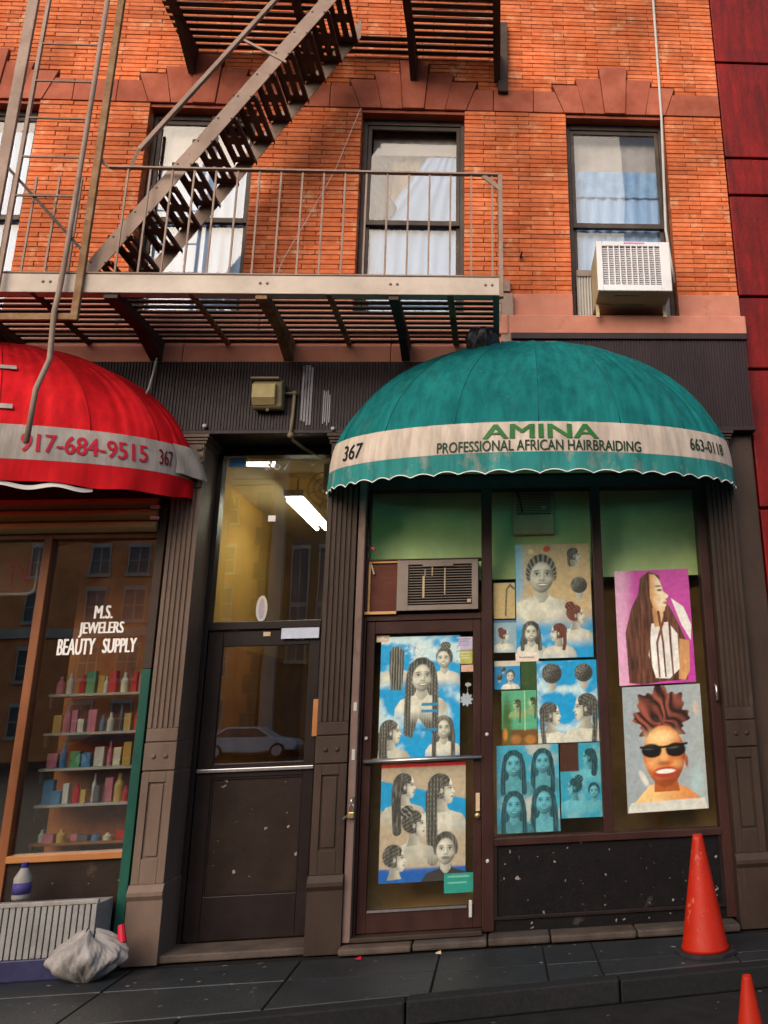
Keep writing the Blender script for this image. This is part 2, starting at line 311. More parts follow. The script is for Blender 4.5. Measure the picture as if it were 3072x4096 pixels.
M['chrome'] = mat('brushed_metal', (0.42, 0.40, 0.42), (0.52, 0.5, 0.52), scale=30, rough=0.3, metal=0.9)
M['brass'] = mat('dull_brass', (0.42, 0.30, 0.12), (0.5, 0.37, 0.17), scale=20, rough=0.35, metal=0.8)
M['hall'] = mat('ochre_hall_paint', (0.4762, 0.2918, 0.06912), (0.5222, 0.3379, 0.09216), scale=2, rough=0.6, bump=0.05)
M['hall_ceiling'] = mat('cream_hall_ceiling', (0.66, 0.56, 0.34), (0.7, 0.6, 0.38), scale=2, rough=0.7)
M['salon_wall'] = mat('pale_green_salon_paint', (0.42, 0.58, 0.20), (0.48, 0.64, 0.25), scale=2, rough=0.6)
M['salon_floor'] = mat('worn_tan_floor', (0.21, 0.135, 0.065), (0.25, 0.165, 0.09), scale=3, rough=0.4)
M['green_glow'] = mat('leaf_green_reflected_glow', (0.62, 0.80, 0.34), (0.70, 0.86, 0.44), scale=2.5, rough=0.5, macro=(0.7, 1.2))
M['backing'] = mat('gold_brown_reflection', (0.30, 0.17, 0.06), (0.42, 0.26, 0.11), scale=3, rough=0.7, macro=(0.55, 1.2), patch=(0.16, 0.15, 0.05), patch_amt=0.58)
M['warm_reflection'] = mat('rust_orange_reflection', (0.442, 0.143, 0.0455), (0.65, 0.247, 0.091), scale=4, rough=0.6, macro=(0.55, 1.25), patch=(0.14, 0.06, 0.03), patch_amt=0.57)
M['dim_lining'] = mat('brown_dim_lining', (0.272, 0.1275, 0.034), (0.374, 0.187, 0.0595), scale=3, rough=0.5)
M['shop_wall'] = mat('brown_shop_wall', (0.16, 0.08, 0.04), (0.24, 0.13, 0.06), scale=3, rough=0.6)
M['tube'] = emit_mat('fluorescent_tube', (1.0, 0.95, 0.72), 15.0)
M['lamp_lens'] = mat('yellowed_lamp_lens', (0.336, 0.264, 0.112), (0.44, 0.368, 0.192), scale=9, rough=0.3, bump=0.2)
M['lamp_body'] = mat('dusty_bronze_housing', (0.18, 0.1425, 0.0825), (0.24, 0.195, 0.12), scale=9, rough=0.5, bump=0.2)
M['shutter'] = mat('ochre_roller_shutter', (0.306, 0.221, 0.0935), (0.408, 0.306, 0.1445), scale=4, rough=0.45, bump=0.15, stretch=(0.3, 1, 1), patch=(0.22, 0.12, 0.05), patch_amt=0.66)
M['green_paint'] = mat('chipped_green_paint', (0.00672, 0.056, 0.042), (0.0112, 0.0784, 0.056), scale=6, rough=0.45, bump=0.2, patch=(0.40, 0.38, 0.34), patch_amt=0.68, patch_scale=7, stretch=(1, 1, 0.5))
M['wood_brown'] = mat('varnished_red_brown_wood', (0.16, 0.052, 0.02), (0.24, 0.088, 0.036), scale=6, rough=0.35, bump=0.15, stretch=(1, 1, 0.3))
M['wood_orange'] = mat('orange_wood', (0.336, 0.128, 0.04), (0.416, 0.176, 0.064), scale=7, rough=0.4, stretch=(0.3, 1, 1))
M['cone'] = mat('orange_cone_plastic', (0.3283, 0.009801, 0.0016), (0.3529, 0.01515, 0.0024), scale=5, rough=0.45, bump=0.08, patch=(0.60, 0.22, 0.13), patch_amt=0.60, patch_scale=9, stretch=(1, 1, 0.7), speck=(0.12, 0.01, 0.004), speck_amt=0.70, speck_scale=30)
M['rubber'] = mat('black_rubber', (0.015, 0.014, 0.016), (0.03, 0.028, 0.03), scale=12, rough=0.75, bump=0.2)
M['pavement'] = mat('stained_dark_concrete', (0.009715, 0.01198, 0.0148), (0.01678, 0.02025, 0.02387), scale=3.5, rough=0.5, spec=0.45, macro=(0.45, 1.45), bump=0.35, bscale=60, patch=(0.012, 0.013, 0.015), patch_amt=0.56, patch_scale=4, speck=(0.17, 0.16, 0.15), speck_amt=0.70, speck_scale=17, vary=[(0.75, 0.78, 0.8), (1.0, 1.0, 1.0), (1.15, 1.12, 1.08), (0.85, 0.88, 0.9)])
M['joint'] = mat('dirt_in_joints', (0.0072, 0.00648, 0.00612), (0.0144, 0.0126, 0.0108), scale=20, rough=0.95)
M['step'] = mat('worn_pale_step_stone', (0.063, 0.04568, 0.03623), (0.1071, 0.08505, 0.07245), scale=6, rough=0.75, bump=0.5, bscale=40, patch=(0.06, 0.05, 0.048), patch_amt=0.55, patch_scale=5, vary=[(0.8, 0.85, 0.95), (1.1, 1.0, 0.92), (0.6, 0.6, 0.62), (1.0, 1.0, 1.02)])
M['asphalt'] = mat('dark_asphalt', (0.01152, 0.0108, 0.01116), (0.0198, 0.01872, 0.01872), scale=9, rough=0.85, bump=0.6, bscale=160, speck=(0.24, 0.22, 0.2), speck_amt=0.72, speck_scale=20)
M['kerbstone'] = mat('dark_granite_kerb', (0.0105, 0.0105, 0.01125), (0.018, 0.018, 0.01875), scale=40, rough=0.7, bump=0.4, vary=[(0.8, 0.8, 0.85), (1.1, 1.1, 1.1)])
M['red_paint'] = mat('crimson_painted_masonry', (0.15, 0.0024, 0.0024), (0.204, 0.0042, 0.0036), streak=0.6, macro=(0.5, 1.3), scale=4, rough=0.5, bump=0.4, bscale=30, patch=(0.2, 0.006, 0.008), patch_amt=0.62)
M['white_plastic'] = mat('white_plastic', (0.448, 0.4335, 0.419), (0.5202, 0.5057, 0.4913), scale=8, rough=0.4)
M['grey_plastic'] = mat('grey_white_plastic_film', (0.2246, 0.2031, 0.1978), (0.3099, 0.2886, 0.2778), scale=9, rough=0.35, bump=0.5, bscale=22)
M['crate'] = mat('grimy_white_plastic', (0.20, 0.19, 0.185), (0.30, 0.285, 0.28), scale=6, rough=0.5, bump=0.1, patch=(0.10, 0.09, 0.085), patch_amt=0.55)
M['print'] = print_mat()
M['tape'] = mat('pale_blue_tape', (0.42, 0.46, 0.60), (0.5, 0.54, 0.66), scale=20, rough=0.5)
M['tape_tan'] = mat('tan_tape', (0.5, 0.36, 0.22), (0.58, 0.44, 0.3), scale=20, rough=0.5)
M['opp_orange'] = mat('sunlit_orange_brick_far', (0.575, 0.1955, 0.069), (0.69, 0.276, 0.1035), scale=1.5, rough=0.9, bump=0.2)
M['opp_stone'] = mat('brown_church_stone', (0.143, 0.099, 0.055), (0.187, 0.1375, 0.077), scale=1.2, rough=0.9, bump=0.2)
M['opp_pale'] = mat('pale_yellow_far_wall', (0.176, 0.16, 0.088), (0.224, 0.2, 0.12), scale=1.2, rough=0.9)
M['opp_trim'] = mat('pale_far_trim', (0.40, 0.36, 0.28), rough=0.9)
M['opp_glass'] = mat('far_window_glass', (0.05, 0.06, 0.07), (0.10, 0.12, 0.13), scale=1, rough=0.1)
M['tar'] = mat('roof_tar', (0.05, 0.05, 0.05), rough=0.9)

# ------------------------------------------------------------------ ground
def kerb_y(x): return -1.40 + 0.118 * (x + 1.77) * 1.0 if x > -1.77 else -1.40 + 0.02 * (x + 1.77)
road = MB().add([(-260, -260, -0.13), (260, -260, -0.13), (260, 40, -0.13), (-260, 40, -0.13)], [(0, 1, 2, 3)]).build('road', M['asphalt']); tag(road, 'dark asphalt roadway below the kerb', 'road', kind='structure')
sw = MB().box(-40, 40, -0.95, 8.0, -0.129, -0.012)
sw.add([(-40, -2.15, -0.012), (-1.77, -1.36, -0.012), (1.9, -0.955, -0.012), (1.9, -0.95, -0.012), (-40, -0.95, -0.012)], [(0, 1, 2, 3, 4)])
sidewalk = sw.build('sidewalk', M['joint']); tag(sidewalk, 'dark stained concrete sidewalk in front of the shops', 'sidewalk', kind='structure')
def clip_slab(x0, x1, y0, y1):
    pts = [(x0, max(y0, kerb_y(x0) + 0.13)), (x1, max(y0, kerb_y(x1) + 0.13)), (x1, y1), (x0, y1)]
    return pts
xs = [-4.6, -3.55, -2.45, -1.35, -0.42, 0.28, 0.62, 1.5, 2.4, 3.3]
for i in range(len(xs) - 1):
    for (ya, yb) in ((-0.66, -0.20), (-1.6, -0.672)):
        x0, x1 = xs[i] + 0.006, xs[i + 1] - 0.006
        p = clip_slab(x0, x1, ya, yb)
        if p[0][1] > yb - 0.05 or p[1][1] > yb - 0.05: continue
        dz = random.uniform(-0.004, 0.003)
        MB().prism_z(p, -0.10, dz).build('paving_slab', M['pavement'], sidewalk, bevel=0.006)
ks = MB()
kerb = MB().box(-4.7, -4.69, -1.4, -1.39, -0.13, -0.12).build('kerb', M['kerbstone']); tag(kerb, 'dark granite kerb along the sidewalk edge', 'kerb', kind='structure')
kx = [-4.7, -3.2, -1.77, -0.55, 0.7, 1.95, 3.2]
for i in range(len(kx) - 1):
    x0, x1 = kx[i] + 0.005, kx[i + 1] - 0.005
    MB().prism_z([(x0, kerb_y(x0)), (x1, kerb_y(x1)), (x1, kerb_y(x1) + 0.12), (x0, kerb_y(x0) + 0.12)], -0.128, random.uniform(-0.003, 0.003)).build('kerb_stone', M['kerbstone'], kerb, bevel=0.012)
far_sw = MB().box(-60, 60, -46, -38.5, -0.128, 0.02).build('far_sidewalk', M['pavement']); tag(far_sw, 'sidewalk on the far side of the avenue', 'sidewalk', kind='structure')

# ------------------------------------------------------------------ the tenement building
bld = thing('tenement_building', 'orange brick tenement with red stone lintels above three shopfronts', 'building')
WIN = [-4.58, -2.67, -0.765, 1.147]; HW = 0.477
XL, XR = -5.42, 2.18
# mortar backing with window openings
wb = MB(); edges = [XL]
for c in WIN: edges += [c - HW, c + HW]
edges.append(XR)
for i in range(0, len(edges), 2):
    wb.box(edges[i] + 0.006, edges[i + 1] - 0.006, 0.008, 0.30, 4.70, 7.0)
wb.box(XL, XR - 0.006, 0.008, 0.30, 7.0, 13.0)
wall = wb.build('wall', M['mortar'], bld)
shell = MB()
shell.box(XL, XL + 0.25, 0.31, 9, 0, 13); shell.box(XR - 0.25, XR - 0.002, 0.31, 9, 0, 13); shell.box(XL, XR, 9, 9.25, 0, 13); shell.box(XL, XR, 0.31, 9, 12.8, 13.2); shell.box(XL + 0.25, XR - 0.25, 0.31, 9, 3.80, 4.69)
shell.build('building_shell', M['tar'], bld)

KEY = [(-0.138, 0.138, 7.535), (-0.375, 0.375, 7.405), (-0.60, 0.60, 7.315)]
def stone_gaps(z):
    g = []
    for c in WIN:
        for a, b, t in KEY:
            if z < t: g.append((c + a, c + b))
    g.sort(); out = []
    for a, b in g:
        if out and a <= out[-1][1]: out[-1] = (out[-1][0], max(out[-1][1], b))
        else: out.append((a, b))
    return out
PITCH, BL, JT = 0.0468, 0.318, 0.0055
bricks = []
def lay(xa, xb, z, off):
    if xb - xa < 0.03: return
    x = xa - ((xa - off) % BL); cuts = [xa]
    while x < xb:
        if x > xa + 0.05 and x < xb - 0.05: cuts.append(x)
        x += BL
    cuts.append(xb)
    for a, b in zip(cuts, cuts[1:]): bricks.append((a + JT / 2 if a > xa else a, b - JT / 2 if b < xb else b, z))
r = 0; z = 5.085
while z < 6.99:
    off = [0.0, 0.21][r % 2] + random.uniform(-0.006, 0.006)
    for i in range(0, len(edges), 2): lay(edges[i], edges[i + 1], z, off)
    z += PITCH; r += 1
z = 7.245; r = 0
while z < 9.1:
    off = [0.05, 0.26][r % 2] + random.uniform(-0.006, 0.006); x = XL
    for a, b in stone_gaps(z + 0.02):
        lay(x, a - 0.004, z, off); x = b + 0.004
    lay(x, XR, z, off); z += PITCH; r += 1
def brick_geo(L):
    h, d, c = PITCH - JT, 0.11, 0.0025
    return ([(c, 0, c), (L - c, 0, c), (L - c, 0, h - c), (c, 0, h - c), (0, c, 0), (L, c, 0), (L, c, h), (0, c, h), (0, d, 0), (L, d, 0), (L, d, h), (0, d, h)],
            [(0, 1, 2, 3), (0, 4, 5, 1), (1, 5, 6, 2), (2, 6, 7, 3), (3, 7, 4, 0), (4, 8, 9, 5), (5, 9, 10, 6), (6, 10, 11, 7), (7, 11, 8, 4)])
def rank(b):
    x = (b[0] + b[1]) / 2
    return 0 if (-0.30 < x < 0.70 and b[2] < 7) else 1 if (-2.2 < x < -1.2 and b[2] < 7) else 2
bricks.sort(key=rank)
cache = {}
for a, b, z in bricks[:300]:
    k = round(b - a, 3)
    if k not in cache:
        me = bpy.data.meshes.new('brick'); v, f = brick_geo(k); me.from_pydata(v, [], f); me.materials.append(M['brick']); cache[k] = me
    o = bpy.data.objects.new('brick', cache[k]); C.objects.link(o); o.parent = wall
    o.location = (a + random.uniform(-0.001, 0.001), random.uniform(-0.0035, 0.002), z)
    o.rotation_euler = (random.uniform(-0.004, 0.004), random.uniform(-0.0035, 0.0035), random.uniform(-0.006, 0.006))
rest = MB()
for a, b, z in bricks[300:]:
    v, f = brick_geo(b - a); dy = random.uniform(-0.0035, 0.002); rest.add([(p[0] + a, p[1] + dy, p[2] + z) for p in v], f)
tag(rest.build('brickwork', M['brick'], bld), kind='stuff')

# stone lintels: stepped flat arches
for c in WIN:
    lt = MB().box(c - HW + 0.004, c + HW - 0.004, 0.012, 0.24, 6.965, 6.997).build('lintel', M['stone'], bld)
    def vs(p, dy=0.0): MB().prism_y([(c + x, q) for x, q in p], -0.014 - dy, 0.1).build('voussoir', M['stone'], lt, bevel=0.004)
    vs([(-0.098, 7.0), (0.098, 7.0), (0.136, 7.535), (-0.136, 7.535)], 0.014)
    for s in (-1, 1):
        f = (lambda p: p) if s > 0 else (lambda p: [(-x, q) for x, q in reversed(p)])
        vs(f([(0.102, 7.0), (0.292, 7.0), (0.373, 7.40), (0.131, 7.40)]))
        vs(f([(0.297, 7.0), (0.487, 7.0), (0.598, 7.312), (0.356, 7.312)]), 0.004)
# band of stones between the lintels
bx = [XL] + [q for c in WIN for q in (c - 0.49, c + 0.49)] + [XR]
for i in range(0, len(bx), 2):
    x0, x1 = bx[i], bx[i + 1]
    if x1 - x0 < 0.1: continue
    if i in (0, len(bx) - 2): cuts = [x0, x1]
    else: cuts = [x0, x0 + 0.26, x0 + 0.64, x1]
    for j in range(len(cuts) - 1):
        a, b = cuts[j], cuts[j + 1]
        la = 0.083 if (j == 0 and i > 0) else 0.0; lb = 0.083 if (j == len(cuts) - 2 and i < len(bx) - 2) else 0.0
        MB().prism_y([(a + 0.003, 7.003), (b - 0.003, 7.003), (b - 0.003 - lb, 7.238), (a + 0.003 + la, 7.238)], -0.012, 0.09).build('band_stone', M['stone'], bld, bevel=0.004)
# pier base blocks, sill course
for i in range(0, len(edges), 2):
    MB().box(edges[i] - 0.002, edges[i + 1] + 0.002, -0.022, 0.1, 4.85, 5.08).build('pier_stone', M['sillstone'], bld, bevel=0.006)
for x0, x1 in ((XL, -2.0), (-1.995, 0.10), (0.105, 2.205)):
    MB().box(x0, x1, -0.085, 0.31, 4.665, 4.848).build('sill_stone', M['sillstone'], bld, bevel=0.012)
for x0, x1 in ((XL, -2.6), (-2.595, -0.9), (-0.895, 0.118)):
    MB().prism_x([(-0.075, 4.40), (0.3, 4.40), (0.3, 4.66), (-0.05, 4.66), (-0.05, 4.60), (-0.075, 4.55)], x0, x1).build('cornice_stone', M['sillstone'], bld, bevel=0.006)

# ribbed fascia over the shopfronts
def ribs(x0, x1, z0, z1, y=-0.105, pitch=0.024):
    n = int((x1 - x0) / pitch); p = (x1 - x0) / n; pts = []
    for i in range(n):
        x = x0 + i * p; pts += [(x, y + 0.008), (x + p * 0.3, y + 0.008), (x + p * 0.42, y), (x + p * 0.88, y)]
    pts.append((x1, y + 0.008)); m = MB(); k = len(pts)
    m.add([(a, b, z0) for a, b in pts] + [(a, b, z1) for a, b in pts], [(i, i + 1, k + i + 1, k + i) for i in range(k - 1)])
    m.box(x0, x1, y + 0.0095, 0.31, z0 + 0.001, z1 - 0.001)
    return m
xb = [XL, -3.6, -2.62, -1.62, -0.7, 0.118]
for i in range(5): ribs(xb[i] + 0.001, xb[i + 1] - 0.001, 3.80, 4.398).build('fascia_board', M['fascia'], bld)
for a, b in ((0.122, 1.15), (1.152, 2.176)): ribs(a, b, 3.80, 4.60).build('fascia_board', M['fascia'], bld)
tr = MB(); tr.box(0.12, 2.19, -0.125, 0.02, 4.602, 4.662); tr.build('fascia_trim', M['fascia'], bld, bevel=0.006)
tr = MB(); tr.box(XL, 2.19, -0.118, 0.31, 3.765, 3.80); tr.build('fascia_trim', M['fascia'], bld, bevel=0.006)
# bare streaks where a sign board hung
for x0, x1, z0, z1 in ((-1.607, -1.515, 3.84, 4.37), (-1.43, -1.365, 3.83, 4.15)):
    m = MB()
    for k in range(4):
        a = x0 + (x1 - x0) * k / 4; m.box(a + 0.001, a + (x1 - x0) / 4 - 0.006, -0.1075, -0.104, z0 + random.uniform(0, .04), z1 - random.uniform(0, .05))
    m.build('paint_streak', mat('pale_grey_paint_streak', (0.20, 0.19, 0.22), (0.34, 0.33, 0.37), scale=9, rough=0.6, stretch=(1, 1, 0.15), patch=(0.09, 0.07, 0.08), patch_amt=0.5, patch_scale=14), bld)

# fluted cast-iron pilasters
def pilaster(x0, x1, m, cap=True):
    w = x1 - x0; y = -0.10; yb = 0.40
    p = MB().box(x0, x1, y + 0.012, yb, 0.0, 3.76).build('pilaster', m, bld)
    n = 5; gw = 0.017; pts = [(x0 - 0.001, yb - 0.01), (x0 - 0.001, y)]
    for k in range(n):
        cx = x0 + w * (k + 0.5) / n * 0.86 + w * 0.07
        for a in range(6):
            t = PI * a / 5; pts.append((cx - gw / 2 * math.cos(t), y + 0.013 * math.sin(t)))
    pts += [(x1 + 0.001, y), (x1 + 0.001, yb - 0.01)]
    MB().prism_z(pts, 1.53, 3.32).build('fluted_shaft', m, p)
    MB().box(x0 - 0.002, x1 + 0.002, y - 0.002, yb - 0.02, 1.437, 1.526).build('shaft_foot', m, p, bevel=0.004)
    MB().box(x0 - 0.004, x1 + 0.004, y - 0.006, yb - 0.02, 1.242, 1.428).build('rivet_block', m, p, bevel=0.004)
    for s in (-1, 1):
        MB().ball(((x0 + x1) / 2 + s * 0.042, y - 0.006, 1.335), 0.018, sc=(1, 0.7, 1)).build('rivet', m, p, smooth=True)
    pa = MB(); pa.box(x0 - 0.003, x0 + 0.05, y - 0.004, yb - 0.02, 0.50, 1.23); pa.box(x1 - 0.05, x1 + 0.003, y - 0.004, yb - 0.02, 0.50, 1.23)
    pa.box(x0 + 0.05, x1 - 0.05, y - 0.004, 0.1, 1.16, 1.23); pa.box(x0 + 0.05, x1 - 0.05, y - 0.004, 0.1, 0.50, 0.66)
    pa.build('panel_frame', m, p, bevel=0.004)
    MB().box(x0 + 0.064, x1 - 0.064, y + 0.002, 0.1, 0.675, 1.145).build('raised_panel', m, p, bevel=0.005)
    MB().prism_x([(y - 0.004, 0.50), (y - 0.03, 0.455), (y - 0.03, 0.43), (y - 0.012, 0.40), (y - 0.012, 0.0), (yb - 0.03, 0.0), (yb - 0.03, 0.50)][::-1], x0 - 0.012, x1 + 0.012).build('plinth', m, p, bevel=0.004)
    c = MB()
    for za, zb, o in ((3.69, 3.712, 0.012), (3.714, 3.735, 0.022), (3.737, 3.763, 0.034)): c.box(x0 - o, x1 + o, y - o, yb - 0.02, za, zb)
    c.build('capital', m, p, bevel=0.003)
    ca = MB(); ca.box(x0 + 0.006, x1 - 0.006, y - 0.002, 0.1, 3.33, 3.685)
    for k in range(9):          # acanthus scrolls
        for s in (-1, 1):
            zz = 3.36 + k * 0.036; ca.ball(((x0 + x1) / 2 + s * (0.03 + 0.05 * abs(math.sin(k * 0.9))), y - 0.004, zz), 0.026, 8, 5, sc=(1.2, 0.75, 0.8))
    ca.build('carved_block', m, p, bevel=0.002)
pilaster(-2.552, -2.336, M['iron_lit']); pilaster(-1.345, -1.120, M['iron_pilaster']); pilaster(1.725, 1.95, M['iron_pilaster'])
MB().box(1.95, 2.17, -0.02, 0.3, 0.0, 3.76).build('corner_pier', M['iron_pilaster'], bld, bevel=0.01)
# steel shutter post beside the middle pilaster
sp = MB().box(-1.108, -1.052, -0.085, 0.05, 0.06, 3.70); sp.build('shutter_post', M['pink_frame'], bld, bevel=0.006)

# upper sash windows
def window(c, up_contents=None):
    y0, y1 = 0.11, 0.20; z0, z1, zm = 4.85, 6.965, 5.87
    w = MB(); w.box(c - HW + 0.002, c - HW + 0.045, y0, y1, z0, z1); w.box(c + HW - 0.045, c + HW - 0.002, y0, y1, z0, z1)
    w.box(c - HW + 0.045, c + HW - 0.045, y0, y1, 6.905, z1); w.box(c - HW + 0.045, c + HW - 0.045, y0 - 0.02, y1, z0 + 0.002, z0 + 0.04)
    win = w.build('window', M['win_frame'], bld, bevel=0.004)
    a, b = c - HW + 0.047, c + HW - 0.047
    for (q0, q1, yy) in ((zm - 0.03, 6.903, 0.125), (4.895, zm + 0.02, 0.158)):
        s = MB(); s.box(a, a + 0.035, yy, yy + 0.03, q0, q1); s.box(b - 0.035, b, yy, yy + 0.03, q0, q1); s.box(a + 0.035, b - 0.035, yy, yy + 0.03, q1 - 0.04, q1); s.box(a + 0.035, b - 0.035, yy, yy + 0.03, q0, q0 + 0.05)
        s.build('sash', M['win_frame'], win, bevel=0.003)
        MB().box(a + 0.03, b - 0.03, yy + 0.012, yy + 0.016, q0 + 0.03, q1 - 0.03).build('pane', M['glass_up'], win)
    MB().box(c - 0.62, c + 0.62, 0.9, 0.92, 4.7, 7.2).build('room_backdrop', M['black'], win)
    return win
for c in WIN: window(c)
# window dressings
def wavy(x0, x1, z0, z1, y, amp=0.012, waves=9, nu=60, nv=6, topx=None, cutl=None):
    def fn(u, v):
        zz = z0 + (z1 - z0) * v; xl = x0 if cutl is None else cutl(zz)
        x = xl + (x1 - xl) * u
        return (x, y + amp * math.sin(u * waves * 2 * PI + 0.6 * math.sin(v * 5)) * (0.5 + 0.5 * (1 - v)) + 0.003 * math.sin(u * 41), zz)
    return MB().grid(fn, nu, nv)
def curtain(name, label, mb, m): tag(mb.build(name, m, smooth=True), label, 'curtain')
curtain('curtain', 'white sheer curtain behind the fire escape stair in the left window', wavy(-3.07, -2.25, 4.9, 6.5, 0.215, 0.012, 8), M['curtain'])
curtain('blind', 'grey shade across the top of the left window behind the stair', wavy(-3.08, -2.26, 6.5, 6.9, 0.245, 0.004, 2), M['shade'])
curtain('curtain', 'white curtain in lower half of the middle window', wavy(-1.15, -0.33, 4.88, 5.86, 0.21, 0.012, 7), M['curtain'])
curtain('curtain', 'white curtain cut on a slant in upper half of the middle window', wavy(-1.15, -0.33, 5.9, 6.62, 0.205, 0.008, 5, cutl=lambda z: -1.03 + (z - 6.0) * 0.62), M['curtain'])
curtain('drape', 'beige drape behind upper left part of the middle window', wavy(-1.04, -0.40, 5.9, 6.76, 0.30, 0.02, 6), M['drape'])
curtain('blind', 'grey shade at the top of the middle window', wavy(-1.16, -0.34, 6.66, 6.91, 0.24, 0.003, 1), M['shade'])
curtain('blind', 'grey shade pulled down at the top of the window above the air conditioner', wavy(0.74, 1.56, 6.42, 6.91, 0.24, 0.004, 1), M['shade'])
curtain('valance', 'denim blue valance above pale blue curtains in the right window', wavy(0.74, 1.56, 6.22, 6.5, 0.205, 0.008, 8), M['blue_valance'])
curtain('curtain', 'pale blue curtains in the right window above the air conditioner', wavy(0.74, 1.56, 5.1, 6.26, 0.225, 0.012, 7), M['curtain_blue'])
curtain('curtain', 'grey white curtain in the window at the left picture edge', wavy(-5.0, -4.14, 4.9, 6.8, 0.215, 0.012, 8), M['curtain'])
pd = MB()
def crump(u, v):
    zz = 5.92 + 0.62 * v; w = 0.16 + 0.05 * math.sin(v * 7) - 0.06 * abs(v - 0.5)
    return (-1.14 + 0.03 * math.sin(v * 9) + w * u, 0.185 - 0.02 * math.sin(u * PI) + 0.012 * math.sin(u * 17 + v * 13), zz)
pd.grid(crump, 14, 20); tag(pd.build('plastic_sheet', M['plastic_dark'], smooth=True), 'crumpled dark plastic sheet at left edge of the middle window', 'plastic')

# ------------------------------------------------------------------ entrance door 367 and its hall
ent = thing('entrance_door', 'dark brown entrance door numbered 367 with tall transom light between two pilasters', 'door', (-1.85, 0.28, 0.0))
E0, E1 = -2.335, -1.346
f = MB(); f.box(E0, -2.294, 0.24, 0.36, 0.0, 3.76); f.box(-1.42, E1, 0.24, 0.36, 0.0, 3.76); f.box(-2.294, -1.42, 0.24, 0.36, 3.69, 3.76); f.box(-2.294, -1.42, 0.235, 0.36, 2.248, 2.312)
f.build('door_frame', M['door_brown'], ent, bevel=0.006)
MB().box(-2.298, -1.416, 0.29, 0.296, 2.308, 3.694).build('transom_pane', M['glass_door'], ent)
lf = MB(); lf.box(-2.290, -2.178, 0.262, 0.31, 0.05, 2.244); lf.box(-1.505, -1.424, 0.262, 0.31, 0.05, 2.244); lf.box(-2.178, -1.505, 0.262, 0.31, 2.122, 2.244); lf.box(-2.178, -1.505, 0.262, 0.31, 1.15, 1.25); lf.box(-2.178, -1.505, 0.262, 0.31, 0.05, 0.34)
leaf = lf.build('door_leaf', M['door_brown'], ent, bevel=0.005)
MB().box(-2.18, -1.503, 0.282, 0.287, 1.247, 2.125).build('door_pane', M['glass_door'], leaf)
MB().box(-2.176, -1.507, 0.276, 0.30, 0.342, 1.148).build('door_panel', M['door_panel'], leaf)
b_ = MB(); b_.box(-2.176, -2.165, 0.266, 0.29, 0.342, 1.148); b_.box(-1.518, -1.507, 0.266, 0.29, 0.342, 1.148); b_.box(-2.165, -1.518, 0.266, 0.29, 1.137, 1.148); b_.box(-2.165, -1.518, 0.266, 0.29, 0.342, 0.353)
b_.build('panel_bead', M['door_brown'], leaf)
MB().box(-2.288, -1.424, 0.238, 0.262, 1.190, 1.216).build('push_strip', M['chrome'], leaf, bevel=0.004)
MB().box(-1.445, -1.405, 0.215, 0.240, 1.425, 1.70).build('edge_plate', M['wood_orange'], ent, bevel=0.004)
MB().box(-1.725, -1.432, 0.229, 0.2335, 2.168, 2.25).build('tape_strip', M['tape'], ent)
MB().box(-1.87, -1.815, 0.256, 0.2605, 2.195, 2.228).build('tape_patch', M['tape_tan'], ent)
MB().add([(-1.62, 0.2575, 2.165), (-1.55, 0.2575, 2.158), (-1.548, 0.2575, 2.185), (-1.61, 0.2575, 2.19)], [(0, 1, 2, 3)]).build('tape_patch', M['tape_tan'], ent)
v, fc = text_verts('367', 0.088, 0.212, shear=0.12, spacing=1.15)
MB().add([(-1.96 + a, 0.286, 3.573 + b) for a, b in v], fc).build('house_number', M['ink_white'], ent)
MB().box(-2.26, -2.12, 0.284, 0.287, 3.60, 3.685).build('blue_sticker', mat('sky_blue_sticker', (0.12, 0.36, 0.72), (0.2, 0.45, 0.78), scale=9), ent)
MB().box(-1.905, -1.845, 0.284, 0.287, 3.13, 3.18).build('white_sticker', M['ink_white'], ent)
st = MB()
oc = [(0.045 * math.cos(2 * PI * k / 20), 0.105 * math.sin(2 * PI * k / 20)) for k in range(20)]
st.add([(-1.905 + a, 0.2865, 2.415 + b) for a, b in oc], [tuple(range(20))]); st.add([(-1.905 + a * .5, 0.2855, 2.415 + b * .8) for a, b in oc], [tuple(range(20))], 1)
st.build('oval_sticker', [M['white_plastic'], mat('sticker_blue', (0.2, 0.32, 0.5), (0.6, 0.3, 0.2), scale=18)], ent)
MB().box(-2.33, -1.35, -0.08, 0.24, 0.0, 0.05).build('threshold', M['step'], ent, bevel=0.01)
# hall behind the door
hall = MB(); hall.box(-2.60, -2.56, 0.40, 5.0, 0.0, 3.76); hall.box(-1.15, -1.11, 0.40, 5.0, 0.0, 3.76); hall.box(-2.56, -1.15, 5.0, 5.05, 0.0, 3.76)
hall = hall.build('hall_wall', M['hall'], bld)
MB().box(-2.56, -1.15, 0.36, 5.0, 3.72, 3.76).build('hall_ceiling', M['hall_ceiling'], bld)
MB().box(-2.56, -1.15, 0.36, 5.0, 0.0, 0.03).build('hall_floor', M['salon_floor'], bld)
w = MB(); w.box(-2.56, -2.545, 0.41, 4.98, 0.03, 2.24); w.box(-1.165, -1.15, 0.41, 4.98, 0.03, 2.24); w.box(-2.545, -1.165, 4.975, 4.995, 0.03, 2.24)
w.build('hall_dim_lining', M['dim_lining'], bld)  # added lining, darkens the lower hall so street reflections show in the door
lamp = thing('fluorescent_lamp', 'lit twin tube fluorescent lamp on the hall ceiling behind the transom', 'lamp', (-1.88, 1.6, 3.6))
MB().box(-1.97, -1.79, 1.0, 2.35, 3.52, 3.58).build('lamp_housing', M['white_plastic'], lamp, bevel=0.005)
for dx in (-0.045, 0.045): MB().tube([(-1.88 + dx, 1.02, 3.485), (-1.88 + dx, 2.33, 3.485)], 0.019, 10).build('lamp_tube', M['tube'], lamp, smooth=True)
rod = MB()
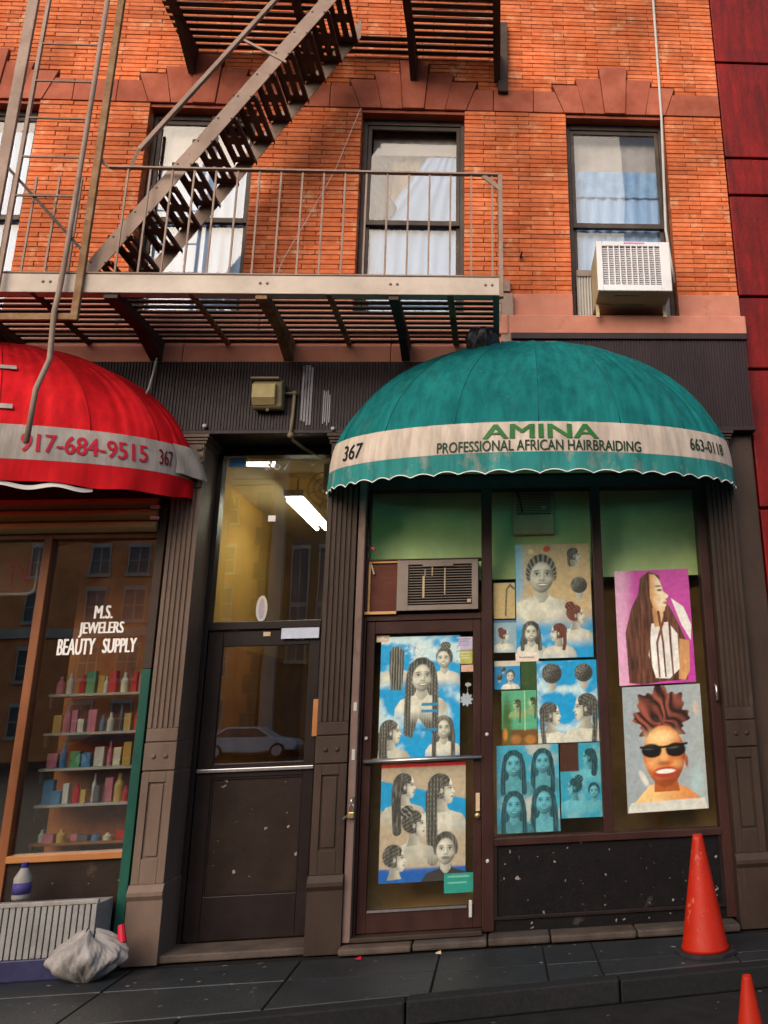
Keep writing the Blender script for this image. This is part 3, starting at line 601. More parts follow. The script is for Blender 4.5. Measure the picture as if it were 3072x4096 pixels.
for yy in (1.15, 2.2): rod.box(-1.885, -1.875, yy - .005, yy + .005, 3.58, 3.72)
rod.build('hanger', M['iron_dark'], lamp)
fan = thing('ceiling_fan', 'pale round fan guard seen through the top right of the entrance transom', 'fan', (-1.52, 0.62, 3.5))
m = MB()
for rr in (0.15, 0.10, 0.05): m.tube([(-1.52 + rr * math.cos(2 * PI * k / 24), 0.62, 3.49 + rr * math.sin(2 * PI * k / 24)) for k in range(25)], 0.004, 5)
for k in range(6): m.tube([(-1.52, 0.62, 3.49), (-1.52 + 0.15 * math.cos(PI * k / 3 + .3), 0.62, 3.49 + 0.15 * math.sin(PI * k / 3 + .3))], 0.0035, 5)
m.build('fan_guard', M['ac_tan'], fan)
MB().ball((-1.52, 0.61, 3.49), 0.025).build('fan_hub', M['ac_tan'], fan, smooth=True)
MB().lathe(-1.52, 0.66, [(0.03, 3.49), (0.03, 3.72)], 10).build('fan_stem', M['ac_tan'], fan)

# ------------------------------------------------------------------ salon shopfront
sal = thing('salon_shopfront', 'oxblood framed hair salon shopfront with glass door under the green awning', 'shopfront', (0.3, 0.05, 0.0))
S0, S1 = -1.05, 1.722
f = MB(); f.box(S0, -1.030, 0.0, 0.12, 0.06, 3.762); f.box(1.645, S1, 0.0, 0.12, 0.06, 3.762)
f.box(-0.140, -0.055, -0.005, 0.12, 0.06, 3.31); f.box(0.762, 0.838, 0.0, 0.12, 0.665, 3.31)
f.box(-1.030, 1.645, -0.002, 0.12, 3.31, 3.43); f.box(-1.030, 1.645, 0.03, 0.12, 3.50, 3.762)
f.box(-1.030, -0.140, 0.0, 0.12, 2.262, 2.31); f.box(-1.030, -0.140, 0.01, 0.12, 2.732, 2.748)
f.box(-0.055, 1.645, -0.012, 0.12, 0.617, 0.668)
f.build('shop_frame', M['red_frame'], sal, bevel=0.005)
t = MB()
for za, zb, yy in ((3.432, 3.452, -0.03), (3.455, 3.470, -0.02), (3.473, 3.498, -0.045)): t.box(-1.0, 1.60, yy, 0.03, za, zb)
t.build('head_trim', M['trim_orange'], sal, bevel=0.003)  # orange and white highlights of these mouldings are put into the colour
MB().box(-0.055, 1.645, 0.015, 0.12, 0.04, 0.615).build('kick_panel', M['black_panel'], sal)
k = MB(); k.box(-0.055, 1.645, -0.002, 0.015, 0.13, 0.152); k.box(-0.055, -0.03, 0.0, 0.015, 0.152, 0.615); k.box(1.62, 1.645, 0.0, 0.015, 0.152, 0.615)
k.build('kick_trim', M['door_brown'], sal, bevel=0.002)
GY = 0.048
for x0, x1, z0, z1 in ((-1.032, -0.138, 2.746, 3.312), (-0.057, 0.764, 0.666, 3.312), (0.836, 1.647, 0.666, 3.312)):
    MB().box(x0, x1, GY, GY + 0.006, z0, z1).build('shop_pane', M['glass'], sal)
# door leaf
d = MB(); d.box(-1.026, -0.962, 0.012, 0.06, 0.09, 2.258); d.box(-0.205, -0.144, 0.012, 0.06, 0.09, 2.258); d.box(-0.962, -0.205, 0.012, 0.06, 2.165, 2.258); d.box(-0.962, -0.205, 0.012, 0.06, 0.09, 0.235)
sd = d.build('salon_door', M['red_frame'], sal, bevel=0.005)
MB().box(-0.965, -0.202, GY - 0.012, GY - 0.006, 0.232, 2.168).build('door_pane', M['glass'], sd)
MB().tube([(-1.015, -0.02, 1.236), (-0.140, -0.02, 1.236)], 0.014, 10).build('push_bar', M['chrome'], sd, smooth=True)
MB().box(-0.955, -0.25, 0.002, 0.012, 0.222, 0.238).build('bottom_bar', M['chrome'], sd)
MB().box(-0.185, -0.155, -0.004, 0.012, 0.86, 0.985).build('lock_plate', M['tape_tan'], sd, bevel=0.002)
MB().ball((-0.172, -0.008, 0.83), 0.022, sc=(1, .6, 1)).build('door_knob', M['brass'], sd, smooth=True)
MB().box(-0.235, -0.212, -0.006, 0.012, 0.16, 0.27).build('floor_bolt', M['white_plastic'], sd, bevel=0.003)
for xx, zz in ((-1.0, 1.40), (-0.1, 1.395), (-0.1, 0.52)): MB().ball((xx, -0.004 if xx < -.5 else -0.008, zz), 0.014, 8, 5, sc=(1, .5, 1)).build('screw_cap', M['white_plastic'], sal, smooth=True)
MB().box(-1.05, -0.14, -0.08, 0.05, 0.055, 0.085).build('door_sill', M['iron_pilaster'], sal, bevel=0.005)
# worn stone step under the whole front
stx = [-1.12, -0.62, -0.1, 0.34, 0.95, 1.7]
for i in range(5): MB().box(stx[i] + 0.004, stx[i + 1] - 0.004, -0.175 + random.uniform(-.012, .012), 0.15, 0.0, 0.052 + random.uniform(-.006, .004)).build('step_stone', M['step'], sal, bevel=0.014)
stx = [-2.33, -2.02, -1.72, -1.50, -1.35]
# plywood beside the air conditioner
MB().box(-1.030, -0.805, 0.03, 0.05, 2.312, 2.731).build('plywood_panel', M['wood_red'], sal)
t = MB(); t.box(-1.028, -0.805, 0.012, 0.03, 2.718, 2.731); t.box(-1.028, -1.012, 0.012, 0.03, 2.335, 2.718); t.box(-1.045, -0.80, -0.03, 0.03, 2.312, 2.333)
t.build('panel_trim', M['trim_orange'], sal)
# interior of the salon
MB().box(-1.05, 1.98, 0.235, 0.26, 2.60, 3.70).build('green_glow_panel', M['green_glow'], bld)  # added panel, its green stands for the awning glow mirrored in the upper panes
MB().box(-1.05, 1.98, 0.44, 0.46, 0.05, 2.60).build('gold_reflection_panel', M['backing'], bld)  # added screen, coloured like the gold-brown reflections between the posters
w = MB(); w.box(-1.10, -1.06, 0.13, 4.0, 0.0, 3.75); w.box(2.0, 2.05, 0.13, 4.0, 0.0, 3.75); w.box(-1.06, 2.0, 4.0, 4.05, 0.0, 3.75)
w.build('salon_wall', M['salon_wall'], bld)
MB().box(-1.06, 2.0, 0.13, 4.0, 3.70, 3.75).build('salon_ceiling', M['salon_wall'], bld)
MB().box(-1.06, 2.0, 0.13, 4.0, 0.0, 0.05).build('salon_floor', M['salon_floor'], bld)

# door air conditioner
ac = thing('air_conditioner', 'grey brown air conditioner with slatted grille above the salon door', 'air conditioner', (-0.48, 0.0, 2.33))
a = MB(); a.box(-0.797, -0.712, -0.05, 0.4, 2.332, 2.725); a.box(-0.215, -0.165, -0.05, 0.4, 2.332, 2.725); a.box(-0.712, -0.215, -0.05, 0.4, 2.69, 2.725); a.box(-0.712, -0.215, -0.05, 0.4, 2.332, 2.372); a.box(-0.712, -0.215, 0.0, 0.4, 2.372, 2.69)
a.box(-0.60, -0.36, -0.054, -0.05, 2.672, 2.712)
a.build('casing', M['ac_grey'], ac, bevel=0.006)
MB().box(-0.711, -0.216, -0.012, -0.004, 2.373, 2.689).build('grille_back', M['black'], ac)
for i in range(15):
    zz = 2.385 + i * 0.0205; MB().box(-0.711, -0.216, -0.040, -0.020, zz, zz + 0.0055).build('grille_slat', M['ac_grey'], ac)
for xx, z0, z1, w_ in ((-0.60, 2.43, 2.60, 0.016), (-0.43, 2.45, 2.66, 0.008), (-0.53, 2.60, 2.675, 0.008), (-0.585, 2.60, 2.655, 0.006)):
    MB().box(xx, xx + w_, -0.046, -0.041, z0, z1).build('taped_strip', M['tape_tan'], ac)
m = MB(); m.box(-0.25, -0.222, -0.052, -0.047, 2.385, 2.412); m.build('badge', M['ac_tan'], ac)
# unit hung inside the middle pane
hu = thing('inner_air_conditioner', 'beige air conditioner on a wall arm seen through the top of the middle shop pane', 'air conditioner', (0.30, 0.45, 2.95))
a = MB(); a.box(0.12, 0.47, 0.180, 0.570, 2.96, 3.345); a.build('casing', M['ac_tan'], hu, bevel=0.012)
MB().box(0.15, 0.44, 0.172, 0.178, 3.13, 3.315).build('grille_back', M['black'], hu)
for i in range(13): MB().box(0.15, 0.44, 0.164, 0.172, 3.138 + i * 0.0138, 3.144 + i * 0.0138).build('grille_slat', M['ac_tan'], hu)
MB().box(0.36, 0.40, 0.158, 0.164, 3.175, 3.20).build('badge', M['white_plastic'], hu)
a = MB(); a.box(0.47, 0.60, 0.320, 0.380, 3.20, 3.23); a.box(0.47, 0.585, 0.310, 0.420, 3.231, 3.28); a.bar((0.57, 0.35, 3.20), (0.47, 0.35, 2.99), 0.018, 0.018); a.build('wall_arm', M['iron_dark'], hu)
MB().tube([(0.10, 0.22, 3.42), (0.17, 0.150, 3.30), (0.20, 0.150, 3.14)], 0.008, 6).build('cord', M['black'], hu)
# small things on the salon front
fl = thing('artificial_flower', 'small red and black plastic flower tied to the left salon jamb', 'flower', (-1.03, -0.03, 2.75))
m = MB(); m.tube([(-1.035, -0.01, 2.90), (-1.022, -0.03, 2.83), (-1.012, -0.03, 2.765)], 0.004, 5); m.build('stem', M['green_paint'], fl)
m = MB(); m.bar((-1.035, -0.03, 2.855), (-0.975, -0.05, 2.815), 0.018, 0.012); m.build('petal', M['ink_red'], fl)
m = MB(); m.bar((-1.03, -0.034, 2.85), (-1.005, -0.052, 2.838), 0.019, 0.013); m.build('petal', M['ink_black'], fl)
tg = thing('paper_strip', 'curled yellow paper strip taped on the plywood beside the door air conditioner', 'paper strip', (-1.0, 0.02, 2.6))
MB().bar((-1.012, 0.02, 2.715), (-0.985, 0.012, 2.63), 0.006, 0.012).build('strip', M['tape_tan'], tg)
pk = thing('padlock', 'padlock with key hanging on a hasp of the steel shutter post', 'padlock', (-1.07, -0.1, 0.9))
MB().box(-1.092, -1.05, -0.125, -0.10, 0.862, 0.905).build('lock_body', M['brass'], pk, bevel=0.006)
MB().tube([(-1.083, -0.112, 0.90), (-1.085, -0.112, 0.945), (-1.07, -0.112, 0.962), (-1.057, -0.112, 0.945), (-1.059, -0.112, 0.90)], 0.0055, 8).build('shackle', M['chrome'], pk, smooth=True)
MB().tube([(-1.058, -0.092, 1.0), (-1.075, -0.115, 0.985), (-1.07, -0.115, 0.945)], 0.007, 6).build('hasp', M['chrome'], pk, smooth=True)
MB().bar((-1.094, -0.115, 0.885), (-1.13, -0.12, 0.862), 0.006, 0.012).build('key', M['chrome'], pk)
for z0, z1 in ((1.255, 1.33), (1.60, 1.66)):
    MB().box(-1.088, -1.066, -0.0885, -0.0855, z0, z1).build('torn_sticker', M['white_plastic'], bld)
hd = thing('door_handle', 'pale metal pull handle on the dark frame right of the pink poster', 'handle', (1.69, -0.02, 1.6))
MB().tube([(1.685, 0.0, 1.70), (1.685, -0.04, 1.69), (1.69, -0.04, 1.59), (1.69, 0.0, 1.58)], 0.010, 8).build('grip', M['chrome'], hd, smooth=True)

# ------------------------------------------------------------------ left shopfront (jeweller)
jw = thing('jeweller_shopfront', 'brown framed jeweller shopfront with lettered window under the red awning', 'shopfront', (-3.4, 0.0, 0.0))
f = MB(); f.box(-3.50, -3.435, -0.02, 0.10, 0.30, 3.0); f.box(-3.435, -2.652, -0.02, 0.10, 2.95, 3.0); f.box(-5.4, -3.50, -0.02, 0.1, 2.95, 3.0); f.box(-5.4, -3.5, -0.02, 0.1, 0.60, 0.70)
f.build('shop_frame', M['wood_brown'], jw, bevel=0.006)
MB().box(-3.435, -2.652, -0.035, 0.10, 0.665, 0.712).build('window_sill', M['wood_orange'], jw, bevel=0.006)
MB().box(-3.437, -2.650, 0.03, 0.036, 0.71, 2.952).build('shop_pane', M['glass_jeweller'], jw)
MB().box(-5.3, -3.498, 0.03, 0.036, 0.69, 2.952).build('shop_pane', M['glass_jeweller'], jw)
MB().box(-3.435, -2.652, 0.0, 0.10, 0.0, 0.664).build('kick_panel', M['door_panel'], jw)
MB().box(-5.4, -3.435, 0.0, 0.10, 0.0, 0.60).build('kick_panel', M['door_panel'], jw)
MB().box(-2.650, -2.585, -0.06, 0.06, 0.05, 1.95).build('shutter_track', M['green_paint'], jw, bevel=0.004)
MB().box(-2.650, -2.585, -0.058, 0.06, 1.953, 3.2).build('shutter_track', M['iron_pilaster'], jw, bevel=0.004)
for zc in (3.215, 3.125, 3.03):
    MB().prism_x([(-0.07 - 0.03 * math.sin(PI * k / 8), zc - 0.040 + 0.080 * k / 8) for k in range(9)][::-1] + [(-0.04, zc - 0.040), (-0.04, zc + 0.040)], -5.3, -2.655).build('shutter_slat', M['shutter'], jw)
m = MB()
for zc in (3.16, 3.075): m.box(-2.70, -2.63, -0.105, -0.085, zc, zc + 0.03)
m.build('shutter_clip', M['chrome'], jw, bevel=0.004)
MB().box(-5.4, -2.56, -0.02, 0.31, 3.26, 3.764).build('shutter_box', M['door_brown'], jw)
for body, x0, x1, z0, z1 in (('M.S.', -3.075, -2.945, 2.340, 2.440), ('JEWELERS', -3.172, -2.852, 2.203, 2.315), ('BEAUTY', -3.31, -3.045, 2.075, 2.195), ('SUPPLY', -2.985, -2.745, 2.083, 2.19)):
    v, fc = text_verts(body, z1 - z0, x1 - x0); mb = MB()
    for k, dx in enumerate((-0.004, 0.0, 0.004)): mb.add([(x0 + a + dx, 0.0265 - 0.0004 * k, z0 + b) for a, b in v], fc)
    mb.build('window_lettering', M['ink_white'], jw)
w = MB(); w.box(-5.4, -5.36, 0.11, 3.0, 0.0, 3.25); w.box(-2.655, -2.615, 0.11, 3.0, 0.0, 3.75); w.box(-5.36, -2.655, 3.0, 3.05, 0.0, 3.25)
w.build('jeweller_wall', M['shop_wall'], bld)
MB().box(-5.36, -2.655, 0.11, 3.0, 3.20, 3.25).build('jeweller_ceiling', M['hall_ceiling'], bld)
MB().box(-5.36, -2.655, 0.11, 3.0, 0.0, 0.05).build('jeweller_floor', M['salon_floor'], bld)
# display shelves and goods
MB().box(-3.43, -2.66, 0.50, 0.52, 0.10, 3.18).build('warm_reflection_board', M['warm_reflection'], jw)  # added board, its orange imitates the warm brick reflection in this window
goods_n = ['red', 'white', 'black', 'amber', 'blue', 'pink', 'green', 'cream']
goods_c = [(0.55, 0.02, 0.03), (0.6, 0.58, 0.55), (0.10, 0.10, 0.12), (0.55, 0.35, 0.10), (0.08, 0.22, 0.42), (0.55, 0.18, 0.25), (0.12, 0.32, 0.16), (0.7, 0.65, 0.5)]
gm = [mat('goods_%d' % i, c, tuple(min(1, q * 1.3 + .02) for q in c), scale=12, rough=0.3) for i, c in enumerate(goods_c)]
ORD = ['first', 'second', 'third', 'fourth', 'fifth', 'sixth', 'seventh', 'eighth', 'ninth', 'tenth', 'eleventh', 'twelfth', 'thirteenth', 'fourteenth', 'fifteenth', 'sixteenth', 'seventeenth']
tiers = [('lowest', 0.76), ('second lowest', 1.02), ('middle', 1.27), ('second highest', 1.52), ('highest', 1.80)]
for ti, (nm, zt) in enumerate(tiers):
    s = thing('display_shelf', nm + ' shelf of goods inside the jeweller window', 'shelf', (-3.04, 0.3, zt), 'shelves in the jeweller window')
    MB().box(-3.40, -2.70, 0.18, 0.46, zt - 0.02, zt).build('board', M['wood_orange'] if ti == 0 else M['white_plastic'], s, bevel=0.003)
    m = MB()
    for xx in (-3.395, -2.715): m.box(xx, xx + 0.012, 0.20, 0.24, zt - 0.10, zt - 0.02)
    m.build('bracket', M['chrome'], s)
    x = -3.38; no = 0; taken = set()
    while x < -2.75:
        no += 1; w_ = random.uniform(0.035, 0.075); h_ = random.uniform(0.10, 0.21) if ti else random.uniform(0.04, 0.09); gi = random.randrange(8); g = gm[gi]; side = ORD[no - 1] + ' item from the left'; yy = random.uniform(0.22, 0.30)
        if random.random() < 0.5:
            o = MB().lathe(x + w_ / 2, yy, [(w_ * .42, zt), (w_ * .45, zt + h_ * .6), (w_ * .2, zt + h_ * .78), (w_ * .2, zt + h_)], 12).build('cosmetics_bottle', g, smooth=False)
            tag(o, goods_n[gi] + ' cosmetics bottle, ' + side + ' on the ' + nm + ' jeweller shelf', 'bottle', 'bottles on the ' + nm + ' jeweller shelf')
        else:
            o = MB().box(x, x + w_, yy - 0.03, yy + 0.03, zt, zt + h_ * .8).build('goods_box', g, bevel=0.003)
            tag(o, goods_n[gi] + ' goods box, ' + side + ' on the ' + nm + ' jeweller shelf', 'box', 'boxes on the ' + nm + ' jeweller shelf')
        x += w_ + random.uniform(0.003, 0.022)
ns = thing('window_sign', 'red lettered sign with white rounded border in the far left shop window', 'sign', (-3.8, 0.1, 2.7))
rp = []
for cx, cz, a0 in ((-3.62, 2.90, 0), (-4.15, 2.90, 90), (-4.15, 2.60, 180), (-3.62, 2.60, 270)):
    for k in range(5): t = math.radians(a0 + 22.5 * k); rp.append((cx + 0.05 * math.cos(t), 0.10, cz + 0.05 * math.sin(t)))
MB().tube(rp + [rp[0]], 0.014, 8).build('border', M['white_plastic'], ns, smooth=True)
MB().box(-4.19, -3.58, 0.115, 0.13, 2.56, 2.94).build('board', M['wood_brown'], ns)
v, fc = text_verts('A N', 0.22, 0.40)
MB().add([(-4.03 + a, 0.108, 2.63 + b) for a, b in v], fc).build('sign_lettering', M['ink_red'], ns)

# ------------------------------------------------------------------ awnings
class Dome:
    def __init__(s, xc, a, d, z0, b, hb): s.xc, s.a, s.d, s.z0, s.b, s.hb = xc, a, d, z0, b, hb
    def pt(s, th, ph, k=1.0):
        return Vector((s.xc + s.a * k * math.cos(ph) * math.cos(th), -0.10 - s.d * k * math.cos(ph) * math.sin(th), s.z0 + s.b * math.sin(ph) - 0.05 * math.sin(th) * (1 - math.sin(ph))))
    def arc(s):
        if not hasattr(s, 'tab'):
            s.tab = [(0.0, 0.0)]; p = None; L = 0
            for i in range(801):
                t = PI * i / 800; q = s.pt(t, 0)
                if p is not None: L += (q - p).length; s.tab.append((t, L))
                p = q
        return s.tab
    def len_at(s, th):
        t = s.arc(); i = min(len(t) - 2, max(0, int(th / PI * 800))); f = (th - t[i][0]) / max(1e-9, t[i + 1][0] - t[i][0]); return t[i][1] + f * (t[i + 1][1] - t[i][1])
    def th_at(s, L):
        t = s.arc(); lo, hi = 0, len(t) - 1
        while hi - lo > 1:
            m = (lo + hi) // 2
            if t[m][1] < L: lo = m
            else: hi = m
        return t[lo][0] + (L - t[lo][1]) / max(1e-9, t[hi][1] - t[lo][1]) * (t[hi][0] - t[lo][0])
    def band_pt(s, th, h, off=0.0):
        ph = math.asin(max(-.99, min(.99, h / s.b))) if h > 0 else 0.0
        p = s.pt(th, ph); n = Vector((math.cos(th) / s.a, -math.sin(th) / s.d, 0)).normalized()
        p = p + n * (0.004 + off)
        if h < 0: p.z += h; p += n * (0.012 * math.sin(th * 23) * (-h) / 0.16)
        return p

def awning(dm, root, canvas, valm, bandm, nb, sag=0.02):
    ph0 = math.asin(dm.hb / dm.b)
    for i in range(nb):
        t0, t1 = PI * i / nb, PI * (i + 1) / nb
        def fn(u, v):
            ph = ph0 + (PI / 2 - 0.012 - ph0) * v
            A, B_ = dm.pt(t0, ph), dm.pt(t1, ph); mid = dm.pt(t0 + (t1 - t0) * u, ph); q = A.lerp(B_, u)
            w = 0.45 + 0.55 * max(0, 1 - v * 3.5)
            p = q.lerp(mid, min(1.0, w)) if v < 0.3 else q.lerp(mid, 0.45)
            p += Vector((0, 1, -0.3)) * (sag * math.sin(u * PI) * math.sin(min(1, v * 1.1) * PI) * (0.6 + 0.4 * math.sin(i * 2.3)))
            p += Vector((0, 1, -0.2)) * math.sin(u * PI) ** 0.5 * (0.007 * math.sin(u * 21 + i * 1.7 + 3 * v) * (1 - v) ** 2 + 0.006 * math.sin(u * 7 - v * 13 + i * 2.1) * math.sin(v * PI) + 0.004 * math.sin(u * 33 + v * 9 + i))
            return p
        MB().grid(fn, 26, 30).build('canopy_panel', canvas, root, smooth=True)
        if i:
            MB().tube([dm.pt(t0, ph0 + (PI / 2 - 0.012 - ph0) * k / 16, 1.003) for k in range(17)], 0.0038, 6).build('seam', M['seam_teal'] if canvas is M['teal'] else M['seam_red'], root, smooth=True)
    bd = MB().grid(lambda u, v: dm.band_pt(PI * u, dm.hb * v * 1.005), 120, 4).build('band', bandm, root, smooth=True)
    return bd

def scallop(dm, root, valm, pipm, depth, nsc, amp, pipe=True):
    def low(u): return -depth + amp * abs(math.sin(PI * u * nsc)) ** 0.8 - amp
    MB().grid(lambda u, v: dm.band_pt(PI * u, -0.002 + (low(u) + 0.002) * (1 - v), 0.002), 300, 6).build('valance', valm, root, smooth=True)
    if pipe: MB().tube([dm.band_pt(PI * k / 300, low(k / 300), 0.004) for k in range(301)], 0.0045, 6).build('piping', pipm, root, smooth=True)

def letter(dm, root, body, th_left, th_right, zb, h, m, bold=0.0, name='lettering', off=0.006):
    L0, L1 = dm.len_at(th_left), dm.len_at(th_right)      # left has the larger angle
    v, fc = text_verts(body, h, L0 - L1); mb = MB()
    for k, dx in enumerate([0.0] if not bold else [-bold, 0.0, bold]):
        mb.add([dm.band_pt(dm.th_at(min(L0 + 0.1, L0 - x - dx)), zb + y, off + 0.0004 * k) for x, y in v], fc)
    mb.build(name, m, root)

G = Dome(0.30, 1.64, 0.84, 3.40, 1.14, 0.225)
ga = thing('green_awning', 'teal green half dome awning with white band lettered AMINA over the salon', 'awning', (0.30, -0.1, 3.4))
bd = awning(G, ga, M['teal'], M['teal_val'], M['band'], 8, sag=0.045)
scallop(G, ga, M['teal_val'], M['piping'], 0.135, 26, 0.028)
letter(G, bd, 'AMINA', 1.822, 1.301, 0.098, 0.108, M['ink_green'], 0.0065)
letter(G, bd, 'PROFESSIONAL AFRICAN HAIRBRAIDING', 2.040, 1.089, 0.008, 0.078, M['ink_dark'], 0.0016)
letter(G, bd, '367', 2.692, 2.510, 0.045, 0.118, M['ink_black'], 0.002)
letter(G, bd, '663-0118', 0.773, 0.433, 0.06, 0.095, M['ink_dark'], 0.0015)
fr = MB()
for i in range(1, 8): fr.tube([G.pt(PI * i / 8, 0.05 + 1.45 * k / 12, 0.925) for k in range(13)], 0.011, 6)
fr.tube([G.pt(PI * k / 40, 0.0, 0.985) for k in range(41)], 0.012, 6)
fr.build('awning_frame', M['chrome'], ga, smooth=True)
m = MB(); m.ball((-0.98, -0.125, 4.09), 0.022, sc=(1, .7, 1)); m.ball((-1.335, -0.13, 3.80), 0.018); m.build('fixing_knob', M['white_plastic'], ga, smooth=True)

RA = Dome(-4.09, 1.69, 0.95, 3.375, 1.14, 0.245)
ra = thing('red_awning', 'bright red half dome awning with grey band bearing a phone number over the jeweller', 'awning', (-4.09, -0.1, 3.35))
rb = awning(RA, ra, M['red'], M['red'], M['band_grey'], 8, sag=0.045)
def rlow(u): return -0.15 - 0.02 * math.sin(u * 9) + 0.008 * math.sin(u * 47)
MB().grid(lambda u, v: RA.band_pt(PI * u, -0.002 + (rlow(u) + 0.002) * (1 - v), 0.002), 200, 5).build('valance', M['red'], ra, smooth=True)
letter(RA, rb, '917-684-9515', 1.075, 0.481, 0.055, 0.130, M['ink_red'], 0.004)
letter(RA, rb, '367', 0.398, 0.287, 0.06, 0.12, M['ink_maroon'], 0.002)
# torn band end and white lettering bars on the canvas
def torn(u, v):
    p = RA.band_pt(0.27 - 0.29 * u, 0.235 * v - 0.02 * u + 0.02, 0.012 + 0.03 * u + 0.01 * math.sin(u * 9 + v * 4)); p.x += 0.05 * u * (1 - 0.5 * v); return p
MB().grid(torn, 8, 6).build('torn_band_end', M['band_grey'], ra, smooth=True)
for h0, tA, tB in ((0.36, 1.12, 1.40), (0.70, 1.10, 1.42)):
    def strip(u, v):
        ph = math.asin((h0 + 0.035 * v) / RA.b); p = RA.pt(tA + (tB - tA) * u, ph, 1.006); p.y -= 0.012; return p
    MB().grid(strip, 14, 2).build('white_stripe', M['band_grey'], ra)
MB().grid(lambda u, v: RA.band_pt(0.75 + 0.75 * u, -0.165 - 0.03 * v - 0.012 * math.sin(u * 21), -0.012), 60, 2).build('frayed_lining', M['piping'], ra, smooth=True)
fr = MB()
for i in range(1, 8): fr.tube([RA.pt(PI * i / 8, 0.05 + 1.45 * k / 12, 0.925) for k in range(13)], 0.011, 6)
fr.build('awning_frame', M['chrome'], ra, smooth=True)
MB().ball((-2.345, -0.13, 3.83), 0.018).build('fixing_knob', M['white_plastic'], ra, smooth=True)

# ------------------------------------------------------------------ fire escape
fe = thing('fire_escape', 'brown iron fire escape with slatted balcony, steep stair and drop ladder', 'fire escape', (-1.5, 0.0, 4.5))
FY = -1.0; FL, FR = -4.6, 0.028
b_ = MB(); b_.box(FL, FR, FY - 0.012, FY, 4.565, 4.715); b_.box(FL, FR, FY, FY + 0.07, 4.565, 4.578)
b_.build('front_beam', M['iron_beam'], fe, bevel=0.004)
b_ = MB(); b_.box(FL, FR + 0.002, FY - 0.02, FY + 0.03, 4.7155, 4.728); b_.build('beam_cap', M['iron_fe'], fe, bevel=0.002)
for xx in (-3.25, -1.72, -0.77, 0.0 - 0.06):
    for dx in (-0.025, 0.025):
        MB().ball((xx + dx, FY - 0.014, 4.65), 0.0115, 8, 5, sc=(1, .7, 1)).build('rivet', M['iron_fe'], fe, smooth=True)
for i in range(11):
    y = -0.905 + i * 0.09
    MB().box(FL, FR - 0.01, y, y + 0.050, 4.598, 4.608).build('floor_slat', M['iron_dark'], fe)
# cross bars below the slats and wall brackets
for xx, w_, h_, mm in ((-2.80, 0.10, 0.07, 'iron_dark'), (-1.735, 0.085, 0.07, 'rust'), (-0.77, 0.075, 0.07, 'iron_dark'), (-2.245, 0.035, 0.035, 'rust'), (-1.25, 0.04, 0.035, 'rust'), (-0.35, 0.05, 0.035, 'rust'), (-0.005, 0.05, 0.035, 'iron_fe'), (-3.35, 0.035, 0.035, 'iron_dark'), (-3.9, 0.09, 0.07, 'iron_dark')):
    m = MB(); m.box(xx - w_ / 2, xx + w_ / 2, FY + 0.003, -0.06, 4.5985 - h_, 4.5965)
    if h_ > 0.05:
        m.prism_x([(-0.45, 4.5985 - h_), (-0.062, 4.41), (-0.062, 4.5985 - h_)], xx - w_ / 2 + 0.004, xx + w_ / 2 - 0.004)
    m.build('floor_bracket', M[mm], fe, bevel=0.003)
# railing
m = MB(); m.bar((-2.93, FY, 5.625), (0.045, FY, 5.625), 0.04, 0.014); m.build('top_rail', M['iron_fe'], fe, bevel=0.002)
MB().tube([(-2.93, FY, 5.622), (-2.98, FY, 5.66), (-3.01, FY, 5.72)], 0.012, 6).build('rail_end', M['iron_fe'], fe)
m = MB(); m.bar((0.03, FY, 5.61), (0.03, -0.02, 5.61), 0.03, 0.014); m.build('side_rail', M['iron_fe'], fe)
xx = 0.0 - 0.03
while xx > -2.9:
    MB().box(xx - 0.0065, xx + 0.0065, FY - 0.006, FY + 0.006, 4.728, 5.62).build('baluster', M['iron_fe'], fe); xx -= 0.1625
for yy in (-0.86, -0.70, -0.54, -0.38, -0.22, -0.08): MB().box(0.022, 0.036, yy - 0.006, yy + 0.006, 4.73, 5.605).build('side_baluster', M['iron_fe'], fe)
MB().box(0.018, 0.052, FY - 0.02, FY + 0.02, 4.55, 5.63).build('corner_post', M['iron_fe'], fe, bevel=0.003)
m = MB(); m.bar((-0.10, FY - 0.004, 5.615), (0.03, FY - 0.004, 5.50), 0.012, 0.035); m.build('corner_brace', M['iron_fe'], fe)
xx = -3.12
while xx > -4.5:
    MB().box(xx - 0.0065, xx + 0.0065, FY - 0.006, FY + 0.006, 4.728, 5.53).build('baluster', M['iron_fe'], fe); xx -= 0.1625
# end plates against the wall
w = MB(); w.box(0.035, 0.145, -0.075, -0.002, 4.60, 5.06); w.build('wall_plate', M['iron_fe'], fe, bevel=0.006)
w = MB(); w.box(0.055, 0.135, -0.10, -0.088, 4.05, 4.60); w.build('wall_plate', M['iron_fe'], fe, bevel=0.004)
for zz, yy in ((5.12, -0.02), (4.52, -0.11)): MB().ball((0.09, yy, zz), 0.032, 8, 5).build('wall_bolt', M['iron_dark'], fe, smooth=True)
w = MB(); w.box(0.03, 0.12, -0.05, -0.001, 5.09, 5.20); w.build('wall_lug', M['iron_fe'], fe, bevel=0.004)
